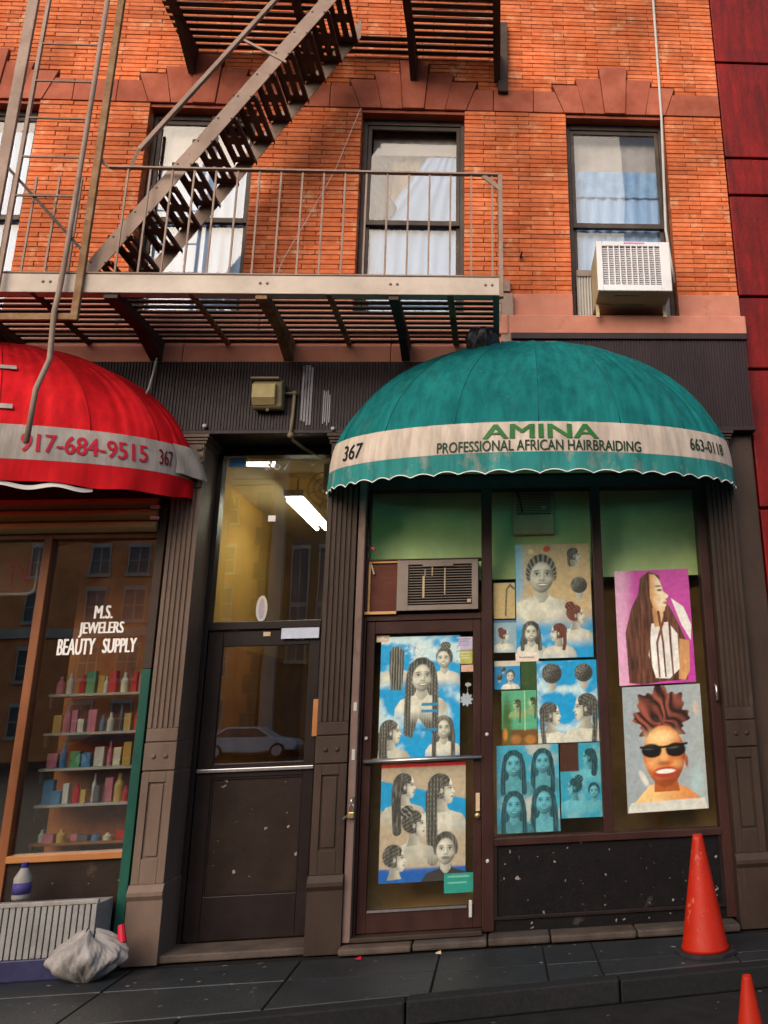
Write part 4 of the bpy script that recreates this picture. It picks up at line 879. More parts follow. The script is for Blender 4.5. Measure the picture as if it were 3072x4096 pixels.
# stair
SL = 1.60
def sx(z): return -2.074 + (z - 6.26) / SL
ang = math.atan(SL)
for y0, mm in ((-0.94, 'iron_fe'), (-0.33, 'iron_fe')):
    z0, z1 = 4.70, 7.62; hv = 0.115 / math.cos(ang)
    m = MB(); m.prism_y([(sx(z0), z0 - hv * 0.5), (sx(z1), z1 - hv * 0.5), (sx(z1), z1 + hv * 0.5), (sx(z0), z0 + hv * 0.5)], y0 - 0.004, y0 + 0.004)
    m.prism_y([(sx(z0), z0 + hv * 0.5 - 0.02), (sx(z1), z1 + hv * 0.5 - 0.02), (sx(z1), z1 + hv * 0.5), (sx(z0), z0 + hv * 0.5)], y0 + 0.004, y0 + 0.035)
    m.build('stair_stringer', M[mm], fe)
zz = 4.86; k = 0
while zz < 7.6:
    xc = sx(zz) + 0.0; y0, y1 = -0.935, -0.335; t = MB(); hx = 0.095
    t.box(xc - hx, xc - 0.051, y0, y1, zz, zz + 0.007); t.box(xc + 0.051, xc + hx, y0, y1, zz, zz + 0.007); t.box(xc - 0.027, xc + 0.027, y0, y1, zz, zz + 0.007)
    for ya, yb in ((y0, y0 + 0.08), (-0.685, -0.585), (y1 - 0.08, y1)):
        t.box(xc - 0.051, xc - 0.027, ya, yb, zz, zz + 0.007); t.box(xc + 0.027, xc + 0.051, ya, yb, zz, zz + 0.007)
    t.box(xc - hx, xc - hx + 0.006, y0, y1, zz - 0.03, zz); t.box(xc + hx - 0.006, xc + hx, y0, y1, zz - 0.022, zz)
    t.build('tread', M['tread'], fe)
    for s in (-1, 1):
        MB().ball((xc + s * 0.05, -0.946, zz - 0.012), 0.009, 6, 4).build('tread_bolt', M['iron_fe'], fe)
    zz += 0.215; k += 1
m = MB(); m.bar((-2.76, -0.94, 5.83), (-1.72, -0.94, 7.50), 0.035, 0.035); m.build('handrail', M['iron_fe'], fe, bevel=0.004)
m = MB(); m.bar((-2.05, -0.94, 6.90), (-1.70, -0.945, 6.69), 0.02, 0.02); m.build('handrail_strut', M['iron_fe'], fe)
m = MB(); m.bar((-2.76, -0.94, 5.85), (-2.80, -0.97, 5.63), 0.022, 0.022); m.build('handrail_strut', M['iron_fe'], fe)
# drop ladder hung on the front
MB().box(-3.035, -2.985, -1.05, -1.015, 4.33, 7.6).build('ladder_post', M['rust'], fe, bevel=0.004)
MB().box(-3.715, -3.635, -1.06, -1.03, 4.4, 7.6).build('ladder_post', M['iron_fe'], fe, bevel=0.004)
MB().box(-3.565, -3.54, -1.07, -1.045, 4.5, 7.6).build('ladder_rail', M['iron_fe'], fe)
MB().tube([(-3.105, -1.06, 7.6), (-3.11, -1.06, 6.2), (-3.12, -1.06, 4.9), (-3.125, -1.06, 4.6), (-3.14, -1.06, 4.38), (-3.13, -1.06, 4.2), (-3.12, -1.06, 4.02), (-3.18, -1.06, 3.80), (-3.187, -1.06, 3.41)], 0.019, 8).build('ladder_rail', M['iron_fe'], fe, smooth=True)
for zr in (6.7, 6.35, 6.01, 5.665, 5.33): MB().tube([(-3.55, -1.06, zr), (-3.11, -1.06, zr)], 0.010, 6).build('rung', M['iron_fe'], fe)
m = MB(); m.bar((-3.66, -1.04, 5.60), (-3.03, -1.04, 4.90), 0.022, 0.022); m.build('diagonal_brace', M['iron_dark'], fe)
m = MB(); m.bar((-4.5, -1.03, 4.35), (-3.02, -1.03, 4.36), 0.03, 0.05); m.build('ladder_stop', M['rust'], fe, bevel=0.003)
# upper balcony
UZ = 7.60
for i in range(11):
    y = -0.93 + i * 0.085
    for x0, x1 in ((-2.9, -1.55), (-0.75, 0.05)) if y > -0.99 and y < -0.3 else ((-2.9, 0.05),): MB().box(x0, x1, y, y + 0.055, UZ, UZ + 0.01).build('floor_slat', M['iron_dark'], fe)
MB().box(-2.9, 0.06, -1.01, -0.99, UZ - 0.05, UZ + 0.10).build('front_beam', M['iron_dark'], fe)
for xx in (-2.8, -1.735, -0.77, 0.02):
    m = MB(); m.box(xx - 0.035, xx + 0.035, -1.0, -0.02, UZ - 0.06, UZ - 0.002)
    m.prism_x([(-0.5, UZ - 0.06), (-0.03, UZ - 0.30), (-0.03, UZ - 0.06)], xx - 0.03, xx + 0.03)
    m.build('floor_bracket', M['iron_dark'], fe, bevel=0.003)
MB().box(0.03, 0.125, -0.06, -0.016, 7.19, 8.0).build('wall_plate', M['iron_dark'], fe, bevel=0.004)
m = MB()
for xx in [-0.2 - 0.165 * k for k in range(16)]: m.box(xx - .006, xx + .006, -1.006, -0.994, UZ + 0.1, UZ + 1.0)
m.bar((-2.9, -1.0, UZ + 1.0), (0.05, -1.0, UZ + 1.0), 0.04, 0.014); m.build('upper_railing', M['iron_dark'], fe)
# black bag caught under the balcony
def bag(u, v):
    t = 2 * PI * u; r_ = (0.10 + 0.025 * math.sin(5 * t + 3 * v) + 0.015 * math.sin(9 * t)) * (0.55 + 0.55 * math.sin(PI * min(1, 0.12 + v * 0.8)))
    return (-0.135 + 1.05 * r_ * math.cos(t) + 0.02 * v, -0.36 + 0.6 * r_ * math.sin(t), 4.585 - 0.24 * (1 - v) - 0.015 * math.sin(4 * t) * (1 - v))
m = MB().grid(bag, 40, 10); tag(m.build('plastic_bag', M['plastic_dark'], smooth=True, solid=0.003), 'black plastic bag caught under the right corner of the fire escape balcony', 'bag')

# ------------------------------------------------------------------ upper window air conditioner
wa = thing('window_air_conditioner', 'white boxy air conditioner with grid grille jutting from the right upper window', 'air conditioner', (1.17, 0.0, 4.85))
AX0, AX1, AZ0, AZ1, AY = 0.855, 1.492, 4.925, 5.395, -0.40
a = MB(); gx0, gx1, gz0, gz1 = 0.905, 1.405, 4.985, 5.35
a.box(AX0, gx0, AY, AY + 0.03, AZ0, AZ1); a.box(gx1, AX1, AY, AY + 0.03, AZ0, AZ1); a.box(gx0, gx1, AY, AY + 0.03, gz1, AZ1); a.box(gx0, gx1, AY, AY + 0.03, AZ0, gz0)
a.build('front_frame', M['ac_white'], wa, bevel=0.006)
MB().box(gx0, gx1, AY + 0.024, AY + 0.03, gz0, gz1).build('coil', M['ac_fin'], wa)
g = MB(); n = 10
for i in range(1, n): xx = gx0 + (gx1 - gx0) * i / n; g.box(xx - 0.0055, xx + 0.0055, AY + 0.002, AY + 0.012, gz0, gz1)
g.build('grille_upright', M['ac_white'], wa)
for i in range(1, 21):
    zz = gz0 + (gz1 - gz0) * i / 21; MB().box(gx0, gx1, AY + 0.012, AY + 0.020, zz - 0.0035, zz + 0.0035).build('grille_bar', M['ac_white'], wa)
a = MB(); a.box(AX0 + 0.004, AX1 - 0.004, AY + 0.03, 0.30, AZ0 + 0.003, AZ1 - 0.003)
a.build('casing', M['ac_tan'], wa, bevel=0.008)
MB().box(AX0 + 0.24, AX0 + 0.42, AY - 0.003, AY, AZ1 - 0.022, AZ1 - 0.008).build('label_strip', mat('pink_label', (0.6, 0.3, 0.5)), wa)
a = MB(); a.box(AX0 + 0.15, AX0 + 0.36, AY + 0.10, AY + 0.112, AZ0 - 0.003, AZ0 + 0.002); a.box(AX0 + 0.05, AX0 + 0.42, AY + 0.26, AY + 0.275, AZ0 - 0.005, AZ0 + 0.002); a.build('base_rib', M['ac_tan'], wa)
for xx in (0.862, 1.452):
    a = MB(); a.bar((xx + 0.012, -0.12, 4.98), (xx + 0.012, -0.155, 4.79), 0.03, 0.018); a.build('support_foot', M['ac_tan'], wa, bevel=0.003)
for side, x0, x1 in ((0, 0.724, 0.852), (1, 1.496, 1.565)):
    m = MB(); k = 10 if side == 0 else 5; pts = []
    for i in range(k + 1): pts.append((x0 + (x1 - x0) * i / k, 0.06 + (0.022 if i % 2 else 0.0)))
    m.add([(a_, b2, 4.852) for a_, b2 in pts] + [(a_, b2, 5.30) for a_, b2 in pts], [(i, i + 1, k + 2 + i, k + 1 + i) for i in range(k)])
    m.build('accordion_panel', M['white_plastic'], wa, solid=0.003)
    MB().box(x0, x1, 0.055, 0.09, 5.302, 5.36).build('panel_rail', M['ac_grey'], wa)
m = MB(); m.tube([(1.60, -0.022, 8.6), (1.598, -0.022, 7.8), (1.594, -0.022, 6.95), (1.575, -0.018, 6.3), (1.558, -0.012, 5.75), (1.575, -0.02, 5.5), (1.60, -0.02, 5.2)], 0.013, 8)
tag(m.build('conduit', M['white_plastic'], smooth=True), 'thin white conduit running down the right jamb past the window air conditioner', 'conduit')
m = MB(); m.tube([(-1.25, -0.03, 6.98), (-1.45, -0.035, 6.3), (-1.62, -0.04, 5.9), (-1.86, -0.05, 5.35), (-1.95, -0.06, 4.9)], 0.0035, 5)
tag(m.build('wire', M['white_plastic'], smooth=True), 'thin white wire slanting across the bricks between the two left windows', 'wire')
nl = MB(); nl.tube([(0.215, 0.0, 5.46), (0.222, -0.05, 5.452), (0.228, -0.07, 5.475)], 0.008, 6); nl.ball((0.222, -0.03, 5.44), 0.014, 8, 5)
tag(nl.build('iron_hook', M['black'], smooth=True), 'small black iron hook in the bricks between middle and right windows', 'hook')
MB().tube([(-2.78, -0.15, 4.40), (-2.79, -0.2, 4.25), (-2.83, -0.22, 4.06)], 0.007, 6)
m = MB(); m.tube([(-2.775, -0.13, 4.42), (-2.785, -0.14, 4.28), (-2.80, -0.15, 4.15), (-2.83, -0.16, 4.05)], 0.009, 6)
tag(m.build('cable', M['white_plastic'], smooth=True), 'short pale cable hanging from the balcony onto the red awning', 'cable')

# ------------------------------------------------------------------ flood light over the entrance
fld = thing('flood_light', 'yellowed wall flood light on the purple fascia over the entrance', 'light', (-1.85, -0.11, 4.05))
LX0, LX1, LZ0, LZ1 = -1.985, -1.735, 3.95, 4.20
m = MB(); m.prism_x([(-0.108, LZ0 + 0.01), (-0.108, LZ1), (-0.20, LZ1), (-0.235, LZ1 - 0.04), (-0.20, LZ0 + 0.02), (-0.17, LZ0)][::-1], LX0 + 0.02, LX1); m.build('housing', M['lamp_body'], fld, bevel=0.012)
m = MB(); m.prism_x([(-0.238, LZ1 - 0.045), (-0.262, LZ1 - 0.06), (-0.255, LZ0 + 0.08), (-0.206, LZ0 + 0.025)][::-1], LX0 + 0.02, LX1 - 0.045); m.build('lens', M['lamp_lens'], fld, bevel=0.008)
m = MB(); m.box(LX0 + 0.005, LX1 - 0.02, -0.258, -0.10, LZ1 - 0.012, LZ1 + 0.006); m.build('visor', M['lamp_body'], fld, bevel=0.004)
MB().ball((-1.85, -0.18, 3.945), 0.014, 8, 5).build('lens_screw', M['lamp_body'], fld)
cd = thing('electric_conduit', 'bent metal conduit from the flood light down to the entrance soffit', 'conduit', (-1.66, -0.13, 3.9))
m = MB(); m.tube([(-1.735, -0.135, 4.105), (-1.665, -0.135, 4.105)], 0.012, 8); m.tube([(-1.655, -0.135, 4.11), (-1.657, -0.135, 3.95), (-1.668, -0.135, 3.77), (-1.655, -0.10, 3.715), (-1.60, 0.05, 3.69), (-1.52, 0.20, 3.68)], 0.0125, 8); m.build('pipe', M['lamp_body'], cd, smooth=True)
for q, rr in (((-1.655, -0.135, 4.105), 0.022), ((-1.667, -0.133, 3.745), 0.026)): MB().ball(q, rr, 8, 6).build('elbow', M['lamp_body'], cd, smooth=True)

# ------------------------------------------------------------------ traffic cones
def cone(x, y, zb, h, rb, label):
    c = thing('traffic_cone', label, 'traffic cone', (x, y, zb), 'orange traffic cones')
    s = h / 0.70
    MB().lathe(x, y, [(rb, zb + 0.028 * s), (rb * 0.985, zb + 0.045 * s), (rb * 0.93, zb + 0.06 * s), (0.036 * s, zb + h - 0.02 * s), (0.030 * s, zb + h), (0.022 * s, zb + h), (0.022 * s, zb + h - 0.05)], 40).build('cone_body', M['cone'], c, smooth=True)
    n = 8; R = rb * 1.22
    pts = [(x + R * (1.08 if k % 2 else 1.0) * math.cos(2 * PI * (k + 0.5) / n), y + R * math.sin(2 * PI * (k + 0.5) / n)) for k in range(n)]
    MB().prism_z(pts, zb, zb + 0.028 * s).build('cone_base', M['rubber'], c, bevel=0.006)
cone(1.325, -0.66, 0.0, 0.715, 0.158, 'tall faded orange cone standing on the sidewalk by the salon window')
cone(1.135, -2.46, -0.13, 0.470, 0.105, 'short orange cone cut off by the lower right picture edge')

# ------------------------------------------------------------------ clutter at the foot of the jeweller front
cr = thing('ribbed_crate', 'pale ribbed plastic crate standing against the jeweller kick panel', 'crate', (-2.95, -0.25, 0.0))
m = MB(); m.box(-3.42, -2.66, -0.33, -0.05, 0.0, 0.13); m.build('crate_base', mat('navy_plastic', (0.02, 0.02, 0.06), (0.035, 0.035, 0.09), scale=9, rough=0.4), cr, bevel=0.01)
for i in range(19):
    x = -3.41 + i * 0.0395; MB().box(x, x + 0.031, -0.33, -0.31, 0.131, 0.435).build('crate_rib', M['crate'], cr, bevel=0.003)
m = MB(); m.box(-3.42, -2.66, -0.335, -0.305, 0.436, 0.465); m.box(-3.41, -2.67, -0.30, -0.06, 0.131, 0.43); m.build('crate_wall', M['grey_plastic'], cr, bevel=0.005)
def tbag(u, v):
    t = 2 * PI * u; q = math.sin(PI * (0.06 + 0.92 * v)) ** 0.7; r_ = q * (1 + 0.07 * math.sin(5 * t + 4 * v) + 0.05 * math.sin(9 * t - 11 * v) + 0.045 * math.sin(13 * t + 7 * v + 2 * math.sin(4 * t)) + 0.03 * abs(math.sin(19 * t - 9 * v)) + 0.012 * math.sin(41 * t + 27 * v))
    return (-2.66 + 0.22 * r_ * math.cos(t), -0.40 + 0.15 * r_ * math.sin(t), 0.004 + 0.27 * v ** 0.9 + 0.03 * v * math.sin(3 * t))
tag(MB().grid(tbag, 150, 60).build('trash_bag', M['grey_plastic'], smooth=True), 'crumpled greyish plastic bag slumped beside the crate on the sidewalk', 'bag')
bt = thing('detergent_bottle', 'white and blue plastic bottle standing on the crate', 'bottle', (-3.22, -0.2, 0.466))
MB().lathe(-3.22, -0.2, [(0.05, 0.466), (0.055, 0.48), (0.055, 0.60), (0.03, 0.64), (0.02, 0.66)], 16).build('bottle_body', M['crate'], bt, smooth=True)
MB().lathe(-3.22, -0.2, [(0.022, 0.66), (0.022, 0.69)], 12).build('cap', mat('blue_cap', (0.02, 0.02, 0.16)), bt)
MB().lathe(-3.22, -0.2, [(0.0565, 0.50), (0.0565, 0.57)], 16).build('label_wrap', mat('violet_label', (0.05, 0.04, 0.16)), bt, smooth=True)
lt_ = thing('litter', 'crushed red and white drink cup beside the plastic bag', 'litter', (-2.48, -0.35, 0.0))
MB().tube([(-2.50, -0.33, 0.30), (-2.47, -0.36, 0.20)], [0.02, 0.028], 10).build('cup', M['ink_red'], lt_)
MB().bar((-2.55, -0.36, 0.25), (-2.47, -0.34, 0.10), 0.03, 0.03).build('paper', M['white_plastic'], lt_)
for i, (x, y, lab) in enumerate(((-0.98, -0.30, 'tiny red scrap on the sidewalk by the salon door step'), (-0.45, -0.28, 'tiny yellow scrap on the sidewalk before the salon door'))):
    tag(MB().add([(x, y, 0.008), (x + .04, y - .01, 0.006), (x + .035, y + .03, 0.018), (x + .005, y + .025, 0.01)], [(0, 1, 2, 3)]).build('paper_scrap', M['ink_red'] if i == 0 else M['tape_tan'], solid=0.002), lab, 'litter')

# ------------------------------------------------------------------ neighbours on this side
rn = thing('red_building', 'crimson painted masonry building at the right picture edge', 'building', (6.0, 0.1, 0.0))
MB().box(2.185, 12, 0.06, 9, 0.0, 13.0).build('wall', M['red_paint'], rn)
for zz, h_ in ((0.0, 1.5), (1.51, 1.6), (3.12, 1.25), (4.38, 0.7), (5.09, 1.05), (6.15, 0.40), (6.56, 1.1), (7.67, 1.2)):
    x = 2.19
    for w_ in (0.75, 0.9, 0.9): MB().box(x + 0.006, x + w_ - 0.006, 0.012, 0.07, zz + 0.007, zz + h_ - 0.007).build('block', M['red_paint'], rn, bevel=0.01); x += w_
ln = thing('left_neighbour_building', 'brick building continuing the row beyond the left picture edge', 'building', (-10, 0.1, 0.0))
MB().box(-16, -5.43, 0.02, 9, 0.0, 13.0).build('wall', M['opp_orange'], ln)

# ------------------------------------------------------------------ across the avenue (seen mirrored in the shop glass)
def far_window(root, x, z, w_, h_, y, arch=False, awn=False):
    o = MB().box(x - w_ / 2, x + w_ / 2, y - 0.05, y + 0.02, z, z + h_).build('window', M['opp_glass'], root)
    t = MB(); t.box(x - w_ / 2 - 0.15, x + w_ / 2 + 0.15, y, y + 0.16, z - 0.18, z); t.box(x - w_ / 2 - 0.1, x + w_ / 2 + 0.1, y, y + 0.12, z + h_, z + h_ + 0.22)
    t.box(x - 0.03, x + 0.03, y + 0.02, y + 0.06, z, z + h_); t.box(x - w_ / 2, x + w_ / 2, y + 0.02, y + 0.07, z + h_ * .48, z + h_ * .52)
    t.box(x - w_ / 2 - 0.07, x - w_ / 2, y, y + 0.1, z, z + h_); t.box(x + w_ / 2, x + w_ / 2 + 0.07, y, y + 0.1, z, z + h_)
    t.build('window_trim', M['opp_trim'], o)
    if arch:
        n = 12; p = [(x + w_ / 2 * math.cos(PI * k / n), z + h_ + w_ / 2 * math.sin(PI * k / n)) for k in range(n + 1)]
        MB().prism_y(p[::-1], y - 0.03, y + 0.03).build('arch_pane', M['opp_glass'], o)
OY = -42.0
fo = thing('far_orange_building', 'sunlit orange brick building with cornice mirrored in the entrance glass', 'building', (-21, OY, 0))
MB().box(-32, -12.9, OY - 9, OY, 0.0, 15.4).build('wall', M['opp_orange'], fo)
m = MB(); m.box(-32.2, -12.6, OY, OY + 0.5, 14.7, 15.4); m.box(-32.2, -12.7, OY, OY + 0.3, 14.4, 14.69); m.box(-32.1, -12.8, OY, OY + 0.2, 6.1, 6.6); m.build('cornice', M['opp_trim'], fo)
for zz in range(0, 14): MB().box(-13.6 if zz % 2 else -13.3, -12.85, OY, OY + 0.08, zz + 0.02, zz + 0.98).build('quoin', M['opp_stone'], fo)
for xx in (-30, -28, -24.5, -21.5, -19.5, -17.3, -15.1):
    for zz in (1.2, 4.0, 7.0, 9.4, 12.2): far_window(fo, xx, zz, 0.95, 1.5, OY)
fc_ = thing('far_church', 'pale stone church front with tall arched windows mirrored in the entrance glass', 'church', (-6, OY, 0))
MB().box(-12.8, -1.0, OY - 12, OY - 0.6, 0.0, 19.0).build('wall', M['opp_stone'], fc_)
for xx in (-11.1, -9.6, -6.5, -3.4): far_window(fc_, xx, 4.6, 0.9, 6.2, OY - 0.6, arch=True)
for xx in (-12.4, -8.1, -5.0, -1.4): MB().box(xx - 0.35, xx + 0.35, OY - 0.6, OY - 0.1, 0, 17.0).build('buttress', M['opp_trim'], fc_)
fp = thing('far_pale_building', 'pale yellow building with large windows mirrored in the right salon pane', 'building', (8, OY, 0))
MB().box(-0.9, 24, OY - 9, OY, 0.0, 14.5).build('wall', M['opp_pale'], fp)
for xx in (0.8, 3.3, 6.0, 8.3, 10.6, 13.2, 16, 19):
    for zz in (1.0, 4.4, 7.4, 10.2): far_window(fp, xx, zz, 1.3, 1.9, OY)
m = MB()
for k in range(10): m.box(5.9 + 1.1, 7.4, OY, OY + 0.2, 7.2 + k * 0.45, 7.45 + k * 0.45)
m.build('quoin_strip', M['opp_trim'], fp)
MB().box(-1.0, 24.1, OY, OY + 0.5, 14.0, 14.6).build('cornice', M['opp_trim'], fp)
def car(x, y, m, label):
    c = thing('parked_car', label, 'car', (x, y, -0.13), 'cars across the avenue')
    zb = -0.13
    body = [(-2.2, 0.30), (2.1, 0.30), (2.25, 0.55), (2.15, 0.78), (1.1, 0.95), (0.45, 1.40), (-0.9, 1.44), (-1.7, 1.02), (-2.25, 0.92), (-2.3, 0.5)]
    MB().prism_y([(x + a_, zb + b2) for a_, b2 in body], y - 0.85, y + 0.85).build('body', m, c, bevel=0.08)
    for s in (-1, 1):
        MB().prism_y([(x + a_, zb + b2) for a_, b2 in ((-1.55, 0.98), (0.95, 0.98), (0.42, 1.34), (-0.85, 1.38))], y + s * 0.852, y + s * 0.862).build('side_window', M['opp_glass'], c)
        for wx in (-1.4, 1.35):
            w_ = MB(); n = 20
            w_.prism_y([(x + wx + 0.33 * math.cos(2 * PI * k / n), zb + 0.33 + 0.33 * math.sin(2 * PI * k / n)) for k in range(n)], y + s * 0.70, y + s * 0.88); wo = w_.build('wheel', M['rubber'], c)
            MB().prism_y([(x + wx + 0.22 * math.cos(2 * PI * k / n), zb + 0.33 + 0.22 * math.sin(2 * PI * k / n)) for k in range(n)], y + s * 0.88, y + s * 0.89).build('rim', M['chrome'], wo)
car(-11.6, -36.8, mat('silver_car_paint', (0.62, 0.63, 0.62), (0.7, 0.7, 0.68), rough=0.25), 'silver coupe mirrored low in the entrance door glass')
car(-17.2, -36.8, mat('red_car_paint', (0.4, 0.03, 0.02), (0.45, 0.04, 0.02), rough=0.25), 'red car mirrored at the left edge of the entrance door glass')

# ------------------------------------------------------------------ printed posters behind the glass
import numpy as np
def vnoise(shape, fx, fy, seed, octs=3):
    """smooth value noise, fx / fy cells across the sheet"""
    rg = np.random.RandomState(seed); h, w = shape; out = np.zeros(shape); amp = 1.0; tot = 0
    for o in range(octs):
        nx, ny = int(fx * 2 ** o) + 2, int(fy * 2 ** o) + 2; g = rg.rand(ny + 1, nx + 1)
        yy = np.linspace(0, ny - 1.001, h); xx = np.linspace(0, nx - 1.001, w); y0 = yy.astype(int); x0 = xx.astype(int)
        fy_ = (yy - y0)[:, None]; fx_ = (xx - x0)[None, :]; fy_ = fy_ * fy_ * (3 - 2 * fy_); fx_ = fx_ * fx_ * (3 - 2 * fx_)
        a = g[np.ix_(y0, x0)]; b = g[np.ix_(y0, x0 + 1)]; c = g[np.ix_(y0 + 1, x0)]; d = g[np.ix_(y0 + 1, x0 + 1)]
        out += amp * ((a * (1 - fx_) + b * fx_) * (1 - fy_) + (c * (1 - fx_) + d * fx_) * fy_); tot += amp; amp *= 0.5
    return out / tot
def sstep(a, b, x):
    t = np.clip((x - a) / (b - a), 0, 1); return t * t * (3 - 2 * t)

class Sheet:
    """a printed sheet: a fine grid whose vertex colours hold the print"""
    def __init__(s, x0, x1, z0, z1, y, skew=0.0, tint=((0.010, 0.010, 0.012), (0.80, 0.76, 0.68)), res=0.0042, seed=1):
        s.x0, s.x1, s.z0, s.z1, s.y, s.skew, s.tint, s.seed = x0, x1, z0, z1, y, skew, tint, seed
        s.w = max(8, int((x1 - x0) / res)); s.h = max(8, int((z1 - z0) / res)); s.asp = (z1 - z0) / (x1 - x0)
        u = np.linspace(0, 1, s.w); v = np.linspace(0, s.asp, s.h); s.X, s.Y = np.meshgrid(u, v)
        s.rgb = np.zeros((s.h, s.w, 3)); s.px = 1.0 / s.w
    def fill(s, c): s.rgb[:] = c
    def col(s, g):
        """grey (array or number) or rgb -> colour through the ink tint"""
        if isinstance(g, tuple): return np.array(g)[None, None, :]
        a = np.array(s.tint[0]); b = np.array(s.tint[1]); g = np.asarray(g, dtype=float)
        if g.ndim == 0: return (a + (b - a) * float(g))[None, None, :]
        return a + (b - a) * np.clip(g, 0, 1.15)[..., None]
    def put(s, m, c):
        m = np.clip(m, 0, 1)[..., None]; s.rgb = s.rgb * (1 - m) + (c if isinstance(c, np.ndarray) and c.ndim == 3 else s.col(c)) * m
    def ell(s, cx, cy, rx, ry, rot=0.0, soft=None):
        ca, sa = math.cos(rot), math.sin(rot); dx, dy = s.X - cx, s.Y - cy; a = (dx * ca + dy * sa) / rx; b = (-dx * sa + dy * ca) / ry
        r_ = np.sqrt(a * a + b * b); e = soft if soft is not None else max(0.04, 1.2 * s.px / min(rx, ry)); return 1 - sstep(1 - e, 1 + e, r_)
    def poly(s, pts):
        ins = np.zeros(s.X.shape)
        for ox, oy in ((-.25, -.25), (.25, .25), (-.25, .25), (.25, -.25)):
            X, Y = s.X + ox * s.px, s.Y + oy * s.px; c = np.zeros(X.shape, bool); n = len(pts)
            for i in range(n):
                (xa, ya), (xb_, yb_) = pts[i], pts[(i + 1) % n]
                if ya == yb_: continue
                c ^= ((ya > Y) != (yb_ > Y)) & (X < (xb_ - xa) * (Y - ya) / (yb_ - ya) + xa)
            ins += c * 0.25
        return ins
    def strand(s, fx, fy, seed): return vnoise(s.X.shape, fx, fy, seed, 2)
    def tail(s, pts, w0, w1):       # ribbon mask with growing distance falloff
        m = np.zeros(s.X.shape); n = len(pts)
        for i in range(n - 1):
            (xa, ya), (xb_, yb_) = pts[i], pts[i + 1]; dx, dy = xb_ - xa, yb_ - ya; L2 = dx * dx + dy * dy
            t = np.clip(((s.X - xa) * dx + (s.Y - ya) * dy) / L2, 0, 1); d = np.hypot(s.X - xa - t * dx, s.Y - ya - t * dy)
            w = (w0 + (w1 - w0) * (i + t) / (n - 1)) / 2; m = np.maximum(m, 1 - sstep(w - s.px * .6, w + s.px * .6, d))
        return m
    # --- heads -------------------------------------------------------
    def bust(s, cx, cy, h, top, bare=0.0):
        sh = s.poly([(cx + a * h, cy + b * h) for a, b in ((-0.16, -0.38), (0.16, -0.38), (0.24, -0.60), (0.70, -0.74), (0.88, -1.0), (0.95, -1.7), (-0.95, -1.7), (-0.88, -1.0), (-0.70, -0.74), (-0.24, -0.60))])
        g = s.strand(14, 10, int(cx * 99 + cy * 57) + 5)
        shade = top * (0.72 + 0.36 * g) * (1 - 0.35 * sstep(0.1, 0.95, (s.X - cx) / h)) if not isinstance(top, tuple) else None
        fade = 1 - sstep(0.95, 1.6, -(s.Y - cy) / h)
        s.put(sh * fade, s.col(shade) if shade is not None else s.col(top) * (0.75 + 0.4 * g)[..., None])
    def neck(s, cx, cy, h, sk):
        s.put(s.poly([(cx + a * h, cy + b * h) for a, b in ((-0.17, -0.25), (0.17, -0.25), (0.20, -0.60), (0.06, -0.76), (-0.06, -0.76), (-0.20, -0.60))]), s.skin(sk, 0.42 + 0.25 * sstep(0.2, -0.25, (s.X - cx) / h)))
    def skin(s, sk, g):
        if sk is None: return s.col(g)
        a, b, c = (np.array(q) for q in sk); g = np.clip(g, 0, 1.1)[..., None] if not np.isscalar(g) else g
        return np.where(g < 0.5, a + (b - a) * g * 2, b + (c - b) * (g - 0.5) * 2)
    def hairtone(s, hc, g):
        if hc is None: return s.col(0.02 + 0.30 * g ** 2.2)
        return np.array(hc[0]) + (np.array(hc[1]) - np.array(hc[0])) * g[..., None]
    def front(s, cx, cy, h, hair='long', yaw=0.0, top=0.85, sk=None, hc=None, down=1.0, smile=1.0, body=True, tilt=0.0):
        cy = cy * s.asp; sd = int(abs(cx) * 911 + cy * 377) + s.seed; st = s.strand(70, 9 * s.asp, sd)
        if hair in ('long', 'braids'):
            m = s.poly([(cx + a * h, cy + b * h) for a, b in ((-0.50, 0.10), (-0.42, 0.42), (-0.18, 0.62), (0.12, 0.64), (0.40, 0.46), (0.50, 0.10), (0.56, -down * .6), (0.46, -down), (0.2, -down * .9), (-0.1, -down * .7), (-0.30, -down * 1.05), (-0.52, -down), (-0.60, -down * .6))])
            g = st if hair == 'long' else 0.5 + 0.5 * np.sin((s.X - cx) / h * 75 + 3 * st) * (0.6 + 0.4 * np.sin(s.Y / h * 60 + s.X * 40))
            s.put(m, s.hairtone(hc, np.clip(g * (0.65 + 0.5 * sstep(0.6, -0.2, (s.Y - cy) / h)), 0, 1)))
        if body: s.bust(cx, cy, h, top)
        s.neck(cx, cy, h, sk)
        dx = (s.X - cx) / h; dy = (s.Y - cy) / h; rx = 0.365 * (1 - 0.30 * np.clip(-dy - 0.08, 0, 1) ** 1.3 * 2); r_ = np.sqrt((dx / rx) ** 2 + (dy / 0.485) ** 2)
        fm = 1 - sstep(0.96, 1.04, r_); nx, ny = dx / rx, dy / 0.485; nz = np.sqrt(np.clip(1 - nx ** 2 - ny ** 2, 0, 1))
        lam = np.clip(-0.42 * nx + 0.30 * ny + 0.86 * nz, 0, 1); g = 0.18 + 0.66 * lam + 0.05 * (st - 0.5)
        s.put(fm, s.skin(sk, g))
        fx = yaw * 0.10; E_ = lambda a, b, rx_, ry_, so, v, k=1.0, rot=0.0: s.put(s.ell(cx + (a + fx) * h, cy + b * h, rx_ * h, ry_ * h, rot, so) * k, s.skin(sk, v) if not isinstance(v, tuple) else v)
